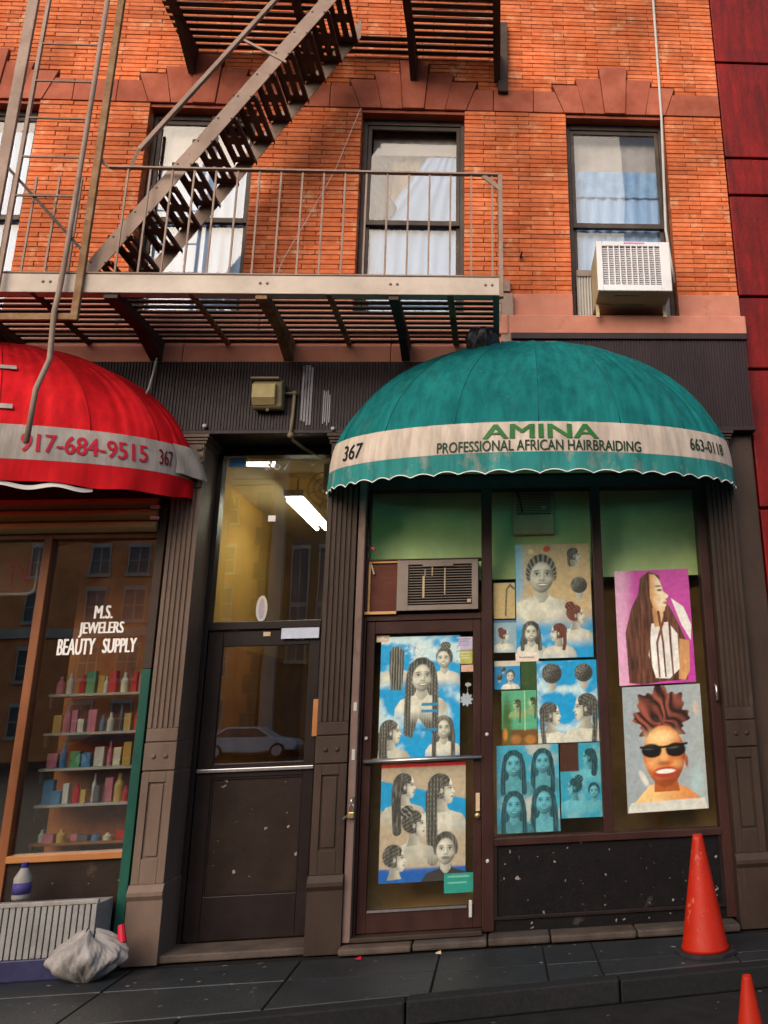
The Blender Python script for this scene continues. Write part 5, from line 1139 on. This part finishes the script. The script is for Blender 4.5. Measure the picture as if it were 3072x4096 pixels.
        for sg in (-1, 1):
            E_(sg * 0.155, 0.06, 0.11, 0.075, 0.9, 0.16, 0.55); E_(sg * 0.155, 0.05, 0.075, 0.030, 0.4, 0.80 if sk is None else 0.9, 0.75); E_(sg * 0.150, 0.052, 0.034, 0.032, 0.4, 0.0, 0.95)
            E_(sg * 0.155, 0.085, 0.085, 0.016, 0.6, 0.02, 0.9, -0.12 * sg); E_(sg * 0.16, 0.150, 0.10, 0.020, 0.7, 0.03, 0.85, -0.16 * sg)
            E_(sg * 0.20, -0.10, 0.10, 0.075, 1.0, 0.92, 0.35)
        E_(0.0, -0.02, 0.028, 0.12, 0.9, 0.98, 0.5); E_(0.055, -0.05, 0.03, 0.09, 0.9, 0.22, 0.4); E_(0.0, -0.125, 0.085, 0.032, 0.8, 0.25, 0.55)
        for sg in (-1, 1): E_(sg * 0.042, -0.135, 0.018, 0.011, 0.6, 0.02, 0.9)
        lipv = 0.16 if sk is None else (0.33, 0.03, 0.03)
        E_(0.0, -0.255, 0.155, 0.055, 0.35, lipv, 0.95)
        if smile: E_(0.0, -0.250, 0.115 * smile, 0.022, 0.4, 1.1 if sk is None else (0.85, 0.8, 0.76), 0.95)
        E_(0.0, -0.345, 0.09, 0.025, 0.9, 0.2, 0.4); E_(0.0, 0.25, 0.16, 0.08, 1.0, 0.95, 0.35)
        cap = s.ell(cx, cy + 0.10 * h, 0.445 * h, 0.54 * h, 0, 0.05) * (dy > -0.15) * (1 - s.ell(cx + fx * h, cy - 0.06 * h, 0.345 * h, 0.465 * h, 0, 0.10))
        if hair == 'cornrow': g = 0.5 + 0.5 * np.sin(np.arctan2(dy + 0.25, dx) * 34 + 2 * st)
        elif hair == 'curly': g = vnoise(s.X.shape, 60, 60 * s.asp, sd + 3, 2)
        else: g = st
        s.put(cap, s.hairtone(hc, np.clip(g, 0, 1)))
        if hair == 'bun':
            s.put(s.ell(cx + 0.06 * h, cy + 0.68 * h, 0.28 * h, 0.21 * h, 0, 0.06), s.hairtone(hc, np.clip(0.5 + 0.5 * np.sin(dx * 40 + dy * 30 + 4 * st), 0, 1)))
        if hair in ('long', 'braids'):
            for sg in (-1, 1):
                m = s.tail([(cx + sg * q[0] * h, cy + q[1] * h) for q in ((0.22, 0.46), (0.40, 0.15), (0.46, -0.3), (0.47, -down * .95))], 0.18 * h, 0.22 * h)
                g = 0.5 + 0.5 * np.sin(dx * 70 + 3 * st) * (0.6 + 0.4 * np.sin(dy * 45 + dx * 30)) if hair == 'braids' else st
                s.put(m, s.hairtone(hc, np.clip(g, 0, 1)))
    def prof(s, cx, cy, h, f=1, hair='bun', top=0.85, sk=None, hc=None, down=1.0, body=True):
        cy = cy * s.asp; sd = int(abs(cx) * 811 + cy * 577) + s.seed; st = s.strand(60, 14 * s.asp, sd); dx = (s.X - cx) / h * f; dy = (s.Y - cy) / h
        if body: s.bust(cx - 0.10 * f * h, cy, h, top)
        s.put(s.poly([(cx + a * f * h, cy + b * h) for a, b in ((-0.24, -0.15), (0.10, -0.25), (0.12, -0.50), (0.20, -0.66), (-0.34, -0.70), (-0.26, -0.45))]), s.skin(sk, 0.35 + 0.3 * sstep(-0.2, 0.15, dx)))
        P_ = [(0.06, 0.46), (0.22, 0.38), (0.28, 0.22), (0.275, 0.12), (0.30, 0.06), (0.375, -0.055), (0.36, -0.09), (0.295, -0.105), (0.30, -0.135), (0.335, -0.175), (0.305, -0.20), (0.325, -0.235), (0.285, -0.275), (0.285, -0.34), (0.24, -0.405), (0.14, -0.42), (0.0, -0.33), (-0.10, -0.22), (-0.16, 0.1)]
        fm = s.poly([(cx + a * f * h, cy + b * h) for a, b in P_])
        g = 0.30 + 0.50 * sstep(-0.10, 0.22, dx) - 0.18 * sstep(-0.15, -0.42, dy) + 0.10 * sstep(0.1, 0.35, dy)
        s.put(fm, s.skin(sk, g))
        E_ = lambda a, b, rx_, ry_, so, v, k=1.0, rot=0.0: s.put(s.ell(cx + a * f * h, cy + b * h, rx_ * h, ry_ * h, rot * f, so) * k * fm, s.skin(sk, v) if not isinstance(v, tuple) else v)
        E_(0.20, 0.07, 0.075, 0.05, 0.9, 0.15, 0.6); E_(0.215, 0.062, 0.045, 0.020, 0.5, 0.8, 0.6); E_(0.228, 0.062, 0.022, 0.022, 0.4, 0.0, 1.0); E_(0.205, 0.085, 0.06, 0.012, 0.6, 0.0, 0.9, -0.1); E_(0.20, 0.145, 0.075, 0.016, 0.7, 0.03, 0.9, -0.1)
        E_(0.12, -0.10, 0.10, 0.08, 1.0, 0.9, 0.4); E_(0.30, -0.09, 0.03, 0.018, 0.8, 0.1, 0.7); E_(0.29, -0.205, 0.06, 0.035, 0.5, 0.12 if sk is None else (0.35, 0.04, 0.04), 0.8)
        hm = np.maximum(s.ell(cx - 0.13 * f * h, cy + 0.13 * h, 0.40 * h, 0.40 * h, 0, 0.05) * (dx < 0.20 - 0.25 * np.clip(0.30 - dy, 0, 1)), 0)
        hm = hm * (1 - sstep(-0.02, -0.06, -(dx + 0.02)) * (dy < 0.12) * (dx > -0.06))
        gt = 0.5 + 0.5 * np.sin((dy - 0.5 * dx) * 46 + 3 * st)
        s.put(hm, s.hairtone(hc, np.clip(0.35 * gt + 0.65 * st, 0, 1)))
        s.put(s.ell(cx - 0.07 * f * h, cy - 0.02 * h, 0.05 * h, 0.085 * h, 0, 0.3), s.skin(sk, 0.55))
        if hair == 'bun': s.put(s.ell(cx - 0.34 * f * h, cy + 0.48 * h, 0.25 * h, 0.21 * h, 0.4 * f, 0.06), s.hairtone(hc, np.clip(0.5 + 0.5 * np.sin(dx * 30 + dy * 30 + 4 * st), 0, 1)))
        if hair in ('pony', 'long', 'braids'):
            w = 0.20 if hair == 'pony' else 0.40
            m = s.tail([(cx - q[0] * f * h, cy + q[1] * h) for q in ((0.26, 0.22), (0.40, -0.1), (0.40, -0.5), (0.34, -down))], w * h, w * 0.9 * h)
            g = 0.5 + 0.5 * np.sin(dx * 60 + 3 * st) * (0.6 + 0.4 * np.sin(dy * 42)); s.put(m, s.hairtone(hc, np.clip(g if hair != 'long' else st, 0, 1)))
    def rear(s, cx, cy, h, kind='updo', hc=None, top=0.8, down=1.5):
        cy = cy * s.asp; sd = int(abs(cx) * 711 + cy * 477) + s.seed; st = s.strand(70, 10 * s.asp, sd); dx = (s.X - cx) / h; dy = (s.Y - cy) / h
        if kind == 'long':
            s.bust(cx, cy, h, top)
            m = s.poly([(cx + a * h, cy + b * h) for a, b in ((-0.34, 0.30), (-0.20, 0.52), (0.2, 0.52), (0.36, 0.28), (0.36, -0.6), (0.30, -down), (-0.26, -down), (-0.36, -0.6))])
            s.put(m, s.hairtone(hc, np.clip(0.5 + 0.5 * np.sin(dx * 48 + 3 * st), 0, 1))); return
        s.neck(cx, cy, h, None)
        m = s.ell(cx, cy + 0.05 * h, 0.46 * h, 0.45 * h, 0, 0.05); g = vnoise(s.X.shape, 16 / h, 16 * s.asp / h, sd, 2); g = 0.5 + 0.5 * np.sin(g * 26)
        s.put(m, s.hairtone(hc, np.clip(g * (0.5 + 0.7 * sstep(-0.3, 0.5, dy - dx)), 0, 1)))
    def done(s, name, label, cat='poster', group='hair style posters in the salon window'):
        me = bpy.data.meshes.new(name); n = vnoise(s.X.shape, 30, 30 * s.asp, s.seed + 77, 3); s.rgb = np.clip(s.rgb * (0.88 + 0.26 * n)[..., None], 0, 0.92)
        vx = s.x0 + (s.x1 - s.x0) * s.X; vz = s.z0 + (s.x1 - s.x0) * s.Y + s.skew * (s.X - 0.5); vy = np.full(vx.shape, s.y) + 0.0015 * (vnoise(s.X.shape, 3, 4, s.seed + 9, 1) - 0.5)
        vs = np.stack([vx, vy, vz], -1).reshape(-1, 3); idx = np.arange(s.w * s.h).reshape(s.h, s.w)
        q = np.stack([idx[:-1, :-1], idx[:-1, 1:], idx[1:, 1:], idx[1:, :-1]], -1).reshape(-1, 4)
        me.vertices.add(len(vs)); me.vertices.foreach_set('co', vs.ravel()); me.loops.add(q.size); me.loops.foreach_set('vertex_index', q.ravel().astype(np.int32))
        me.polygons.add(len(q)); me.polygons.foreach_set('loop_start', np.arange(0, q.size, 4, dtype=np.int32)); me.polygons.foreach_set('loop_total', np.full(len(q), 4, dtype=np.int32)); me.update(calc_edges=True)
        at = me.color_attributes.new('Col', 'FLOAT_COLOR', 'POINT'); c4 = np.concatenate([s.rgb.reshape(-1, 3), np.ones((s.w * s.h, 1))], 1); at.data.foreach_set('color', c4.ravel())
        me.materials.append(M['print']); o = bpy.data.objects.new(name, me); C.objects.link(o); return tag(o, label, cat, group)
    def clouds(s, a, b, amt=1.0, lo=0.42, hi=0.72):
        n = vnoise(s.X.shape, 3, 5, s.seed + 31, 4); w = sstep(lo, hi, n)[..., None] * amt; s.rgb = np.array(a) * (1 - w) + np.array(b) * w
    def streak(s, m, c, k): s.put(m * k, c)

PYD = 0.058
BLUE, SKYW = (0.008, 0.30, 0.66), (0.60, 0.74, 0.80)
PB = PYD - 0.012
# upper half of the salon door
p = Sheet(-0.917, -0.307, 1.252, 2.142, PB, seed=3); p.clouds(BLUE, SKYW, 0.85, 0.46, 0.66)
p.rear(0.20, 0.825, 0.25, 'long', down=1.6); p.front(0.80, 0.80, 0.24, 'bun', yaw=-0.6, top=0.9); p.put(p.ell(0.50, 1.28, 0.16, 0.09, 0, 1.0) * (vnoise(p.X.shape, 30, 40, 5) > 0.62), 1.0)
p.prof(0.17, 0.20, 0.30, 1, 'braids', top=0.8, down=1.1); p.front(0.80, 0.22, 0.25, 'long', top=0.95, down=1.4)
p.front(0.52, 0.655, 0.37, 'braids', yaw=0.3, top=0.95, down=1.9)
for zz, k in ((0.60, 0.5), (0.52, 0.5), (0.30, 0.35)): p.put(p.poly([(0.52, zz), (0.72, zz), (0.72, zz + 0.035), (0.52, zz + 0.035)]), (0.02, 0.22, 0.45))
p.done('hair_poster', 'blue poster of five smiling braided women in upper half of the salon door')
# lower half of the door
p = Sheet(-0.885, -0.262, 0.40, 1.205, PB, seed=5); p.fill((0.44, 0.35, 0.26)); d_ = p.Y / p.asp - (0.86 - 0.18 * p.X)
p.put(sstep(0.01, -0.01, d_) * sstep(-0.27, -0.24, d_), (0.010, 0.28, 0.60)); p.put(sstep(0.965, 0.975, p.Y / p.asp), (0.6, 0.03, 0.03)); p.put(sstep(0.13, 0.10, p.Y / p.asp), (0.012, 0.10, 0.42))
p.prof(0.30, 0.80, 0.30, 1, 'long', top=0.7, down=1.6); p.prof(0.74, 0.76, 0.36, 1, 'braids', top=0.85, down=2.1)
p.prof(0.42, 0.47, 0.32, 1, 'bun', top=0.7); p.prof(0.20, 0.19, 0.31, 1, 'short', top=(0.01, 0.12, 0.45)); p.front(0.77, 0.25, 0.32, 'short', top=0.04, smile=0)
p.done('hair_poster', 'tan and blue poster of five heads in lower half of the salon door')
# tall tan poster
p = Sheet(0.135, 0.742, 1.945, 2.852, PYD, seed=7); n = vnoise(p.X.shape, 4, 5, 70, 3)
p.rgb[:] = (0.56, 0.40, 0.23); p.put(sstep(0.22, 0.05, p.X + 0.1 * n), (0.18, 0.42, 0.66)); p.put(sstep(0.42, 0.18, p.Y / p.asp + 0.25 * (n - .5)), BLUE)
p.put(sstep(0.5, 0.75, n) * sstep(0.6, 0.3, p.Y / p.asp) * 0.8, SKYW)
p.front(0.34, 0.715, 0.46, 'cornrow', yaw=0.2, top=0.95, smile=1.1); p.put(p.ell(0.42, 1.43, 0.05, 0.04, 0.3, 0.2), (0.65, 0.07, 0.03)); p.put(p.ell(0.20, 1.40, 0.04, 0.035, 0.3, 0.3), (0.75, 0.66, 0.4))
RB = ((0.02, 0.006, 0.006), (0.24, 0.07, 0.05))
p.prof(0.80, 0.89, 0.21, 1, 'pony', body=False, down=0.6); p.rear(0.84, 0.62, 0.24, 'updo'); p.prof(0.80, 0.36, 0.27, 1, 'bun', top=0.9, hc=RB)
p.front(0.19, 0.22, 0.24, 'long', top=0.9, down=0.9); p.prof(0.53, 0.21, 0.25, -1, 'pony', top=0.9, hc=RB, down=0.8)
p.done('hair_poster', 'tall tan poster with one large smiling face at top of the middle shop pane')
p = Sheet(0.288, 0.760, 1.312, 1.924, PYD, seed=9); p.clouds(BLUE, SKYW, 0.9, 0.44, 0.68)
p.rear(0.25, 0.83, 0.36, 'updo'); p.rear(0.78, 0.83, 0.33, 'updo'); p.prof(0.24, 0.33, 0.40, 1, 'pony', top=0.9, down=1.1); p.prof(0.76, 0.40, 0.46, -1, 'pony', top=0.85, down=1.2)
p.done('hair_poster', 'blue cloudy poster of two updos above two facing profiles in the middle pane')
p = Sheet(-0.045, 0.126, 2.262, 2.545, PYD, seed=11); p.fill((0.52, 0.37, 0.18)); p.put(p.tail([(0.95, 1.38), (0.78, 1.55), (0.62, 1.35), (0.58, 0.7), (0.56, 0.15)], 0.09, 0.07), p.hairtone(None, np.clip(p.strand(30, 40, 3), 0, 1))); p.put(p.ell(0.2, 1.4, 0.12, 0.08), (0.6, 0.3, 0.2))
p.done('hair_sheet', 'small tan sheet with one loose braid at left edge of the middle pane')
p = Sheet(-0.045, 0.134, 1.998, 2.25, PYD, seed=12); p.fill((0.26, 0.38, 0.48)); p.prof(0.48, 0.52, 0.52, 1, 'bun', top=0.95, hc=RB); p.put(sstep(1.28, 1.30, p.Y), (0.08, 0.16, 0.3))
p.done('hair_sheet', 'small grey blue sheet of a woman with a high curly updo in the middle pane')
p = Sheet(-0.042, 0.158, 1.72, 1.935, PYD, seed=13); p.fill((0.012, 0.24, 0.56)); p.put(sstep(0.86, 0.88, p.Y), (0.6, 0.54, 0.48)); p.front(0.62, 0.44, 0.42, 'short', top=0.95); p.rear(0.2, 0.42, 0.26, 'updo'); p.rear(0.34, 0.70, 0.22, 'updo')
p.done('hair_sheet', 'small blue sheet with three heads below the grey blue sheet in the middle pane')
p = Sheet(0.012, 0.282, 1.306, 1.708, PYD, seed=14, tint=((0.01, 0.012, 0.01), (0.55, 0.72, 0.36))); p.fill((0.09, 0.36, 0.22)); p.put(sstep(0.45, 0.40, p.Y), (0.16, 0.07, 0.02)); p.put(p.ell(0.15, 0.7, 0.14, 0.6, 0, .6), (0.05, 0.12, 0.03))
p.prof(0.42, 0.74, 0.28, -1, 'pony', top=0.6, down=1.7); p.prof(0.86, 0.78, 0.26, -1, 'pony', top=0.5, down=1.7); p.put(p.tail([(0.66, 1.49), (0.66, 0.4)], 0.02, 0.02), 1.0)
p.put(p.ell(0.40, 0.16, 0.14, 0.12, 0, .4), (0.35, 0.15, 0.04)); p.put(p.ell(0.80, 0.14, 0.15, 0.12, 0, .4), (0.42, 0.18, 0.04)); p.put(p.ell(0.1, 0.3, 0.06, 0.15, 0, .5), (0.6, 0.2, 0.03))
p.done('hair_sheet', 'green snapshot sheet of two women with long ponytails in the middle pane')
DUO = ((0.003, 0.014, 0.024), (0.16, 0.55, 0.70))
p = Sheet(-0.030, 0.442, 0.690, 1.306, PYD, seed=15, tint=DUO); p.clouds((0.05, 0.33, 0.50), (0.42, 0.44, 0.42), 1.0, 0.35, 0.7)
p.front(0.74, 0.79, 0.34, 'long', top=0.6, down=1.3); p.front(0.27, 0.77, 0.36, 'braids', top=0.6, down=1.2); p.front(0.75, 0.34, 0.38, 'long', top=0.75, down=1.2); p.front(0.27, 0.30, 0.36, 'braids', top=0.45, down=1.1)
p.done('hair_poster', 'blue tinted poster of four long haired women low in the middle pane')
p = Sheet(0.452, 0.768, 0.775, 1.304, PYD, seed=16, tint=DUO); p.clouds((0.03, 0.30, 0.46), (0.2, 0.42, 0.48), 0.8); p.put(sstep(0.46, 0.44, p.X) * sstep(1.02, 1.05, p.Y), (0.06, 0.02, 0.012))
p.prof(0.68, 0.80, 0.40, -1, 'long', top=0.85, down=0.9); p.prof(0.30, 0.40, 0.42, -1, 'bun', top=0.9); p.front(0.80, 0.34, 0.32, 'short', top=0.8)
p.done('hair_poster', 'blue collage poster with a dark corner low in the middle pane beside the four women')
# pink colour poster: long dark hair, face turned right, white top
p = Sheet(0.938, 1.550, 1.722, 2.622, PYD, skew=0.012, seed=18); p.rgb[:] = (0.58, 0.07, 0.40); p.put(sstep(0.30, 0.05, p.X) * 0.75, (0.85, 0.50, 0.72)); p.put(sstep(0.55, 1.0, p.X) * sstep(1.2, 0.2, p.Y) * .5, (0.5, 0.02, 0.36))
A_ = p.asp; PT = lambda pts: p.poly([(a, b * A_) for a, b in pts]); HB = ((0.022, 0.006, 0.005), (0.25, 0.085, 0.05)); SK = ((0.22, 0.07, 0.025), (0.72, 0.36, 0.16), (0.95, 0.80, 0.60))
st = p.strand(46, 5, 61)
p.put(PT([(0.74, 0.74), (0.90, 0.66), (0.99, 0.50), (0.97, 0.36), (0.86, 0.50)]), (0.86, 0.80, 0.82))
p.put(PT([(0.30, 0.78), (0.34, 0.93), (0.46, 0.99), (0.60, 0.95), (0.64, 0.76), (0.78, 0.58), (0.92, 0.34), (0.90, 0.02), (0.60, 0.02), (0.30, 0.0), (0.13, 0.02), (0.11, 0.45), (0.20, 0.66)]), p.hairtone(HB, np.clip(st * 1.1 - .1, 0, 1)))
p.put(PT([(0.82, 0.38), (0.95, 0.36), (0.93, 0.10), (0.86, 0.02), (0.78, 0.03)]), p.skin(SK, 0.30 + 0.2 * st))
p.put(PT([(0.46, 0.52), (0.68, 0.53), (0.80, 0.42), (0.80, 0.12), (0.66, 0.04), (0.48, 0.05), (0.40, 0.25)]), np.array((0.92, 0.84, 0.86)) * (0.72 + 0.4 * p.strand(16, 6, 8))[..., None])
p.put(PT([(0.48, 0.66), (0.62, 0.645), (0.635, 0.50), (0.50, 0.49)]), p.skin(SK, 0.32 + 0.3 * sstep(0.5, 0.62, p.X)))
fm = PT([(0.47, 0.965), (0.54, 0.955), (0.60, 0.905), (0.63, 0.845), (0.645, 0.80), (0.71, 0.765), (0.70, 0.745), (0.665, 0.735), (0.685, 0.712), (0.665, 0.70), (0.68, 0.682), (0.66, 0.662), (0.645, 0.625), (0.58, 0.61), (0.50, 0.655), (0.46, 0.75)])
p.put(fm, p.skin(SK, 0.45 + 0.5 * sstep(0.46, 0.60, p.X) - 0.25 * sstep(0.70 * A_, 0.62 * A_, p.Y)))
for a, b, rx, ry, v, k in ((0.595, 0.815, 0.035, 0.016, (0.06, 0.02, 0.015), 0.9), (0.58, 0.852, 0.05, 0.010, (0.10, 0.03, 0.02), 0.9), (0.665, 0.70, 0.035, 0.020, (0.62, 0.12, 0.14), 0.9), (0.56, 0.74, 0.05, 0.05, (0.9, 0.5, 0.3), 0.5)): p.put(p.ell(a, b * A_, rx, ry, 0, 0.5) * fm * k, v)
for q, (xa, xb2) in enumerate(((0.40, 0.30), (0.44, 0.42), (0.66, 0.52), (0.70, 0.70), (0.56, 0.60))): p.put(p.tail([(xa, 0.62 * A_), (xb2, 0.35 * A_), (xb2 + 0.01, 0.06 * A_)], 0.035, 0.02), p.hairtone(HB, np.clip(st, 0, 1)))
p.done('hair_poster', 'pink colour poster of a long haired woman in profile in the right pane')
# sunglasses poster: tall reddish braided updo
p = Sheet(0.955, 1.578, 0.793, 1.708, PYD, skew=0.010, seed=20); A_ = p.asp; p.rgb[:] = (0.34, 0.38, 0.44); p.put(sstep(0.6, 1.0, p.X) * .5, (0.44, 0.47, 0.50))
SK = ((0.20, 0.03, 0.008), (0.66, 0.17, 0.035), (0.95, 0.66, 0.30)); HB = ((0.018, 0.006, 0.006), (0.34, 0.085, 0.06))
p.put(p.ell(0.88, 0.22 * A_, 0.08, 0.16, 0, .4), (0.40, 0.52, 0.58)); p.put(p.ell(0.93, 0.80 * A_, 0.035, 0.08, 0, .6), (0.6, 0.46, 0.42))
p.put(PT([(0.20, 0.15), (0.30, 0.21), (0.62, 0.21), (0.78, 0.16), (0.94, 0.07), (0.98, 0.0), (0.05, 0.0), (0.10, 0.08)]), p.skin(SK, 0.60 + 0.3 * sstep(0.8, 0.2, p.X)))
p.put(PT([(0.04, 0.075), (0.96, 0.085), (0.99, 0.0), (0.0, 0.0)]), (0.66, 0.64, 0.62)); p.put(PT([(0.36, 0.30), (0.62, 0.30), (0.66, 0.15), (0.34, 0.15)]), p.skin(SK, 0.25 + 0 * p.X))
ang_ = np.arctan2(p.Y - 0.70 * A_, p.X - 0.48); rr = np.hypot(p.X - 0.48, (p.Y - 0.74 * A_)); g = 0.5 + 0.5 * np.sin(70 * (0.55 * p.X + 0.35 * p.Y) + 9 * vnoise(p.X.shape, 4, 5, 91, 2) + 2.5 * np.sin(ang_ * 3)); g = g * (0.55 + 0.6 * vnoise(p.X.shape, 7, 9, 92, 2))
edge_ = 0.33 + 0.035 * np.sin(ang_ * 9) + 0.02 * np.sin(ang_ * 23)
p.put(sstep(edge_ + 0.012, edge_ - 0.012, np.hypot(p.X - 0.48, (p.Y - 0.76 * A_) * 1.02)), p.hairtone(HB, np.clip(g * (0.55 + 0.6 * sstep(0.5, 1.3, p.Y + 0.4 - p.X)), 0, 1))); p.put(p.ell(0.46, 0.985 * A_, 0.04, 0.07, 0.2, .3), HB[0])
dx, dy = (p.X - 0.49) / 0.265, (p.Y - 0.43 * A_) / 0.36; fm = 1 - sstep(0.97, 1.03, np.sqrt((dx * (1 + 0.18 * np.clip(-dy, 0, 1))) ** 2 + dy ** 2)); nz = np.sqrt(np.clip(1 - dx ** 2 - dy ** 2, 0, 1))
p.put(fm, p.skin(SK, np.clip(0.10 + 0.75 * np.clip(-0.30 * dx + 0.42 * dy + 0.75 * nz, 0, 1), 0, 1)))
p.put(p.ell(0.47, 0.585 * A_, 0.17, 0.075, 0, .9) * .8, (0.98, 0.70, 0.36))
for sg, cx_ in ((-1, 0.335), (1, 0.635)):
    p.put(p.ell(cx_, 0.475 * A_, 0.128, 0.082, 0.05 * sg, .12), (0.006, 0.005, 0.006)); p.put(p.ell(cx_ - 0.03, 0.50 * A_, 0.06, 0.02, 0.05, .8) * .35, (0.35, 0.30, 0.28)); p.put(p.ell(0.49 + sg * 0.16, 0.365 * A_, 0.07, 0.05, 0, .9) * .6, (0.95, 0.48, 0.20))
p.put(p.tail([(0.20, 0.505 * A_), (0.48, 0.50 * A_), (0.78, 0.52 * A_)], 0.028, 0.028), (0.008, 0.006, 0.006))
p.put(p.ell(0.485, 0.42 * A_, 0.035, 0.07, 0, .8) * .7, (0.95, 0.5, 0.2)); p.put(p.ell(0.485, 0.372 * A_, 0.075, 0.022, 0, .8) * .7, (0.25, 0.04, 0.012))
p.put(p.ell(0.495, 0.300 * A_, 0.155, 0.062, 0.03, .18), (0.42, 0.04, 0.03)); p.put(p.ell(0.495, 0.308 * A_, 0.118, 0.026, 0.03, .25), (0.92, 0.84, 0.78)); p.put(p.ell(0.49, 0.235 * A_, 0.09, 0.02, 0, .9) * .5, (0.2, 0.03, 0.01))
p.put(p.ell(0.765, 0.38 * A_, 0.02, 0.07, 0, .4), (0.35, 0.08, 0.02)); p.put(p.ell(0.22, 0.26 * A_, 0.035, 0.10, 0.5, .4) * .9, (0.8, 0.74, 0.7))
p.done('hair_poster', 'colour poster of a smiling woman in sunglasses low in the right pane')
# small cards on the door and pane
def card(x0, x1, z0, z1, c, label, lines=0, y=PB, lc=(0.2, 0.15, 0.3)):
    p = Sheet(x0, x1, z0, z1, y, seed=int(abs(x0) * 900)); p.fill(c)
    for k in range(lines):
        v = (0.80 - k * 0.62 / lines) * p.asp; p.put(p.poly([(0.12, v), (0.88 - 0.1 * (k % 2), v), (0.88 - 0.1 * (k % 2), v + 0.06 * p.asp), (0.12, v + 0.06 * p.asp)]), lc)
    return p.done('card', label, 'card', 'paper cards taped in the salon door')
card(-0.335, -0.212, 2.028, 2.128, (0.48, 0.42, 0.62), 'lavender printed card at top right of the salon door glass', 4)
card(-0.335, -0.212, 1.922, 2.024, (0.42, 0.40, 0.10), 'olive card below the lavender card on the salon door glass', 3, lc=(0.6, 0.55, 0.5))
card(-0.300, -0.206, 1.862, 1.914, (0.62, 0.36, 0.30), 'plain pink slip below the olive card on the salon door glass')
card(-0.955, -0.855, 2.105, 2.158, (0.62, 0.42, 0.33), 'plain peach slip at top left of the salon door glass')
card(-0.415, -0.205, 0.315, 0.445, (0.02, 0.26, 0.22), 'teal card at lower right of the salon door glass', 2, y=PB - 0.003, lc=(0.2, 0.5, 0.45))
p = Sheet(0.125, 0.305, 1.925, 1.995, PYD - 0.004, seed=30); p.fill((0.72, 0.62, 0.56)); o = p.done('card', 'white name tag at bottom left of the tall tan poster', 'card', None)
v, fc = text_verts('Beaded Beauty', 0.018, 0.115)
MB().add([(0.155 + a, PYD - 0.0055, 1.948 + b) for a, b in v], fc).build('tag_lettering', M['ink_maroon'], o)
card(0.165, 0.285, 1.712, 1.93, (0.03, 0.07, 0.02), 'dark green bottle snapshot between the small blue sheet and cloudy poster', 0, y=PYD)
# flower charm inside the door glass
fch = thing('paper_charm', 'pale blue paper flower hanging inside the salon door glass', 'charm', (-0.255, 0.05, 1.72))
pts = [((0.045 + 0.008 * math.cos(9 * 2 * PI * k / 72)) * math.cos(2 * PI * k / 72), (0.045 + 0.008 * math.cos(9 * 2 * PI * k / 72)) * math.sin(2 * PI * k / 72)) for k in range(72)]
MB().prism_y([(-0.258 + a, 1.655 + b) for a, b in pts], 0.0455, 0.0475).build('paper_flower', M['tape'], fch)
MB().prism_y([(-0.245 + 0.024 * math.cos(2 * PI * k / 16), 1.765 + 0.015 * math.sin(2 * PI * k / 16)) for k in range(16)], 0.0455, 0.0475).build('paper_disc', M['white_plastic'], fch)
MB().box(-0.25, -0.248, 0.046, 0.047, 1.70, 1.76).build('thread', M['ink_white'], fch)

# ------------------------------------------------------------------ street trees across the avenue (mirrored between the posters)
M['leaf'] = cloth_mat('street_tree_leaves', (0.035, 0.075, 0.012), (0.09, 0.13, 0.025), trans=0.3, scale=1.3, bump=0.0)
M['bark'] = mat('grey_brown_bark', (0.09, 0.07, 0.05), (0.14, 0.11, 0.08), scale=6, rough=0.9, bump=0.5)
def street_tree(x, y, h, label, seed):
    R_ = random.Random(seed); t = thing('street_tree', label, 'tree', (x, y, 0), 'street trees across the avenue')
    tr = MB(); tr.tube([(x, y, -0.1), (x + 0.05, y, 1.2), (x - 0.05, y + 0.1, 2.6), (x + 0.1, y, h * 0.6), (x, y, h * 0.85)], [0.17, 0.14, 0.12, 0.08, 0.03], 8)
    for k in range(7):
        a = R_.uniform(0, 2 * PI); z = R_.uniform(2.2, h * 0.6); L = R_.uniform(1.0, 1.9); tr.tube([(x, y, z), (x + L * .5 * math.cos(a), y + L * .5 * math.sin(a), z + 0.5), (x + L * math.cos(a), y + L * math.sin(a), z + 1.3)], [0.06, 0.045, 0.015], 6)
    tr.build('trunk', M['bark'], t)
    cl = [(R_.gauss(0, 1.1), R_.gauss(0, 1.1), R_.uniform(2.6, h - 0.8), R_.uniform(0.6, 1.15)) for _ in range(22)]
    cr_ = MB()
    for (a, b, c, r_) in cl:
        for _ in range(110):
            d_ = Vector((R_.gauss(0, 1), R_.gauss(0, 1), R_.gauss(0, 1))).normalized() * r_ * R_.uniform(0.5, 1.0)
            p_ = Vector((x + a, y + b, c)) + d_; u_ = Vector((R_.gauss(0, 1), R_.gauss(0, 1), R_.gauss(0, 1))).normalized(); w_ = u_.orthogonal().normalized(); q = R_.uniform(0.10, 0.19)
            cr_.add([p_ - u_ * q, p_ + w_ * q * .6, p_ + u_ * q, p_ - w_ * q * .6], [(0, 1, 2, 3)])
    cr_.build('crown', M['leaf'], t)
for i, (x, h, lab) in enumerate(((-5.2, 7.6, 'street tree mirrored left of the salon door frame'), (-1.2, 8.2, 'street tree mirrored in the salon door glass'), (2.6, 8.4, 'street tree mirrored low in the middle salon pane'), (6.4, 8.0, 'street tree mirrored beside the pink poster'), (10.2, 7.8, 'street tree mirrored at the right edge of the salon glass'))):
    street_tree(x, -34.5 + 0.4 * (i % 2), h, lab, 40 + i)
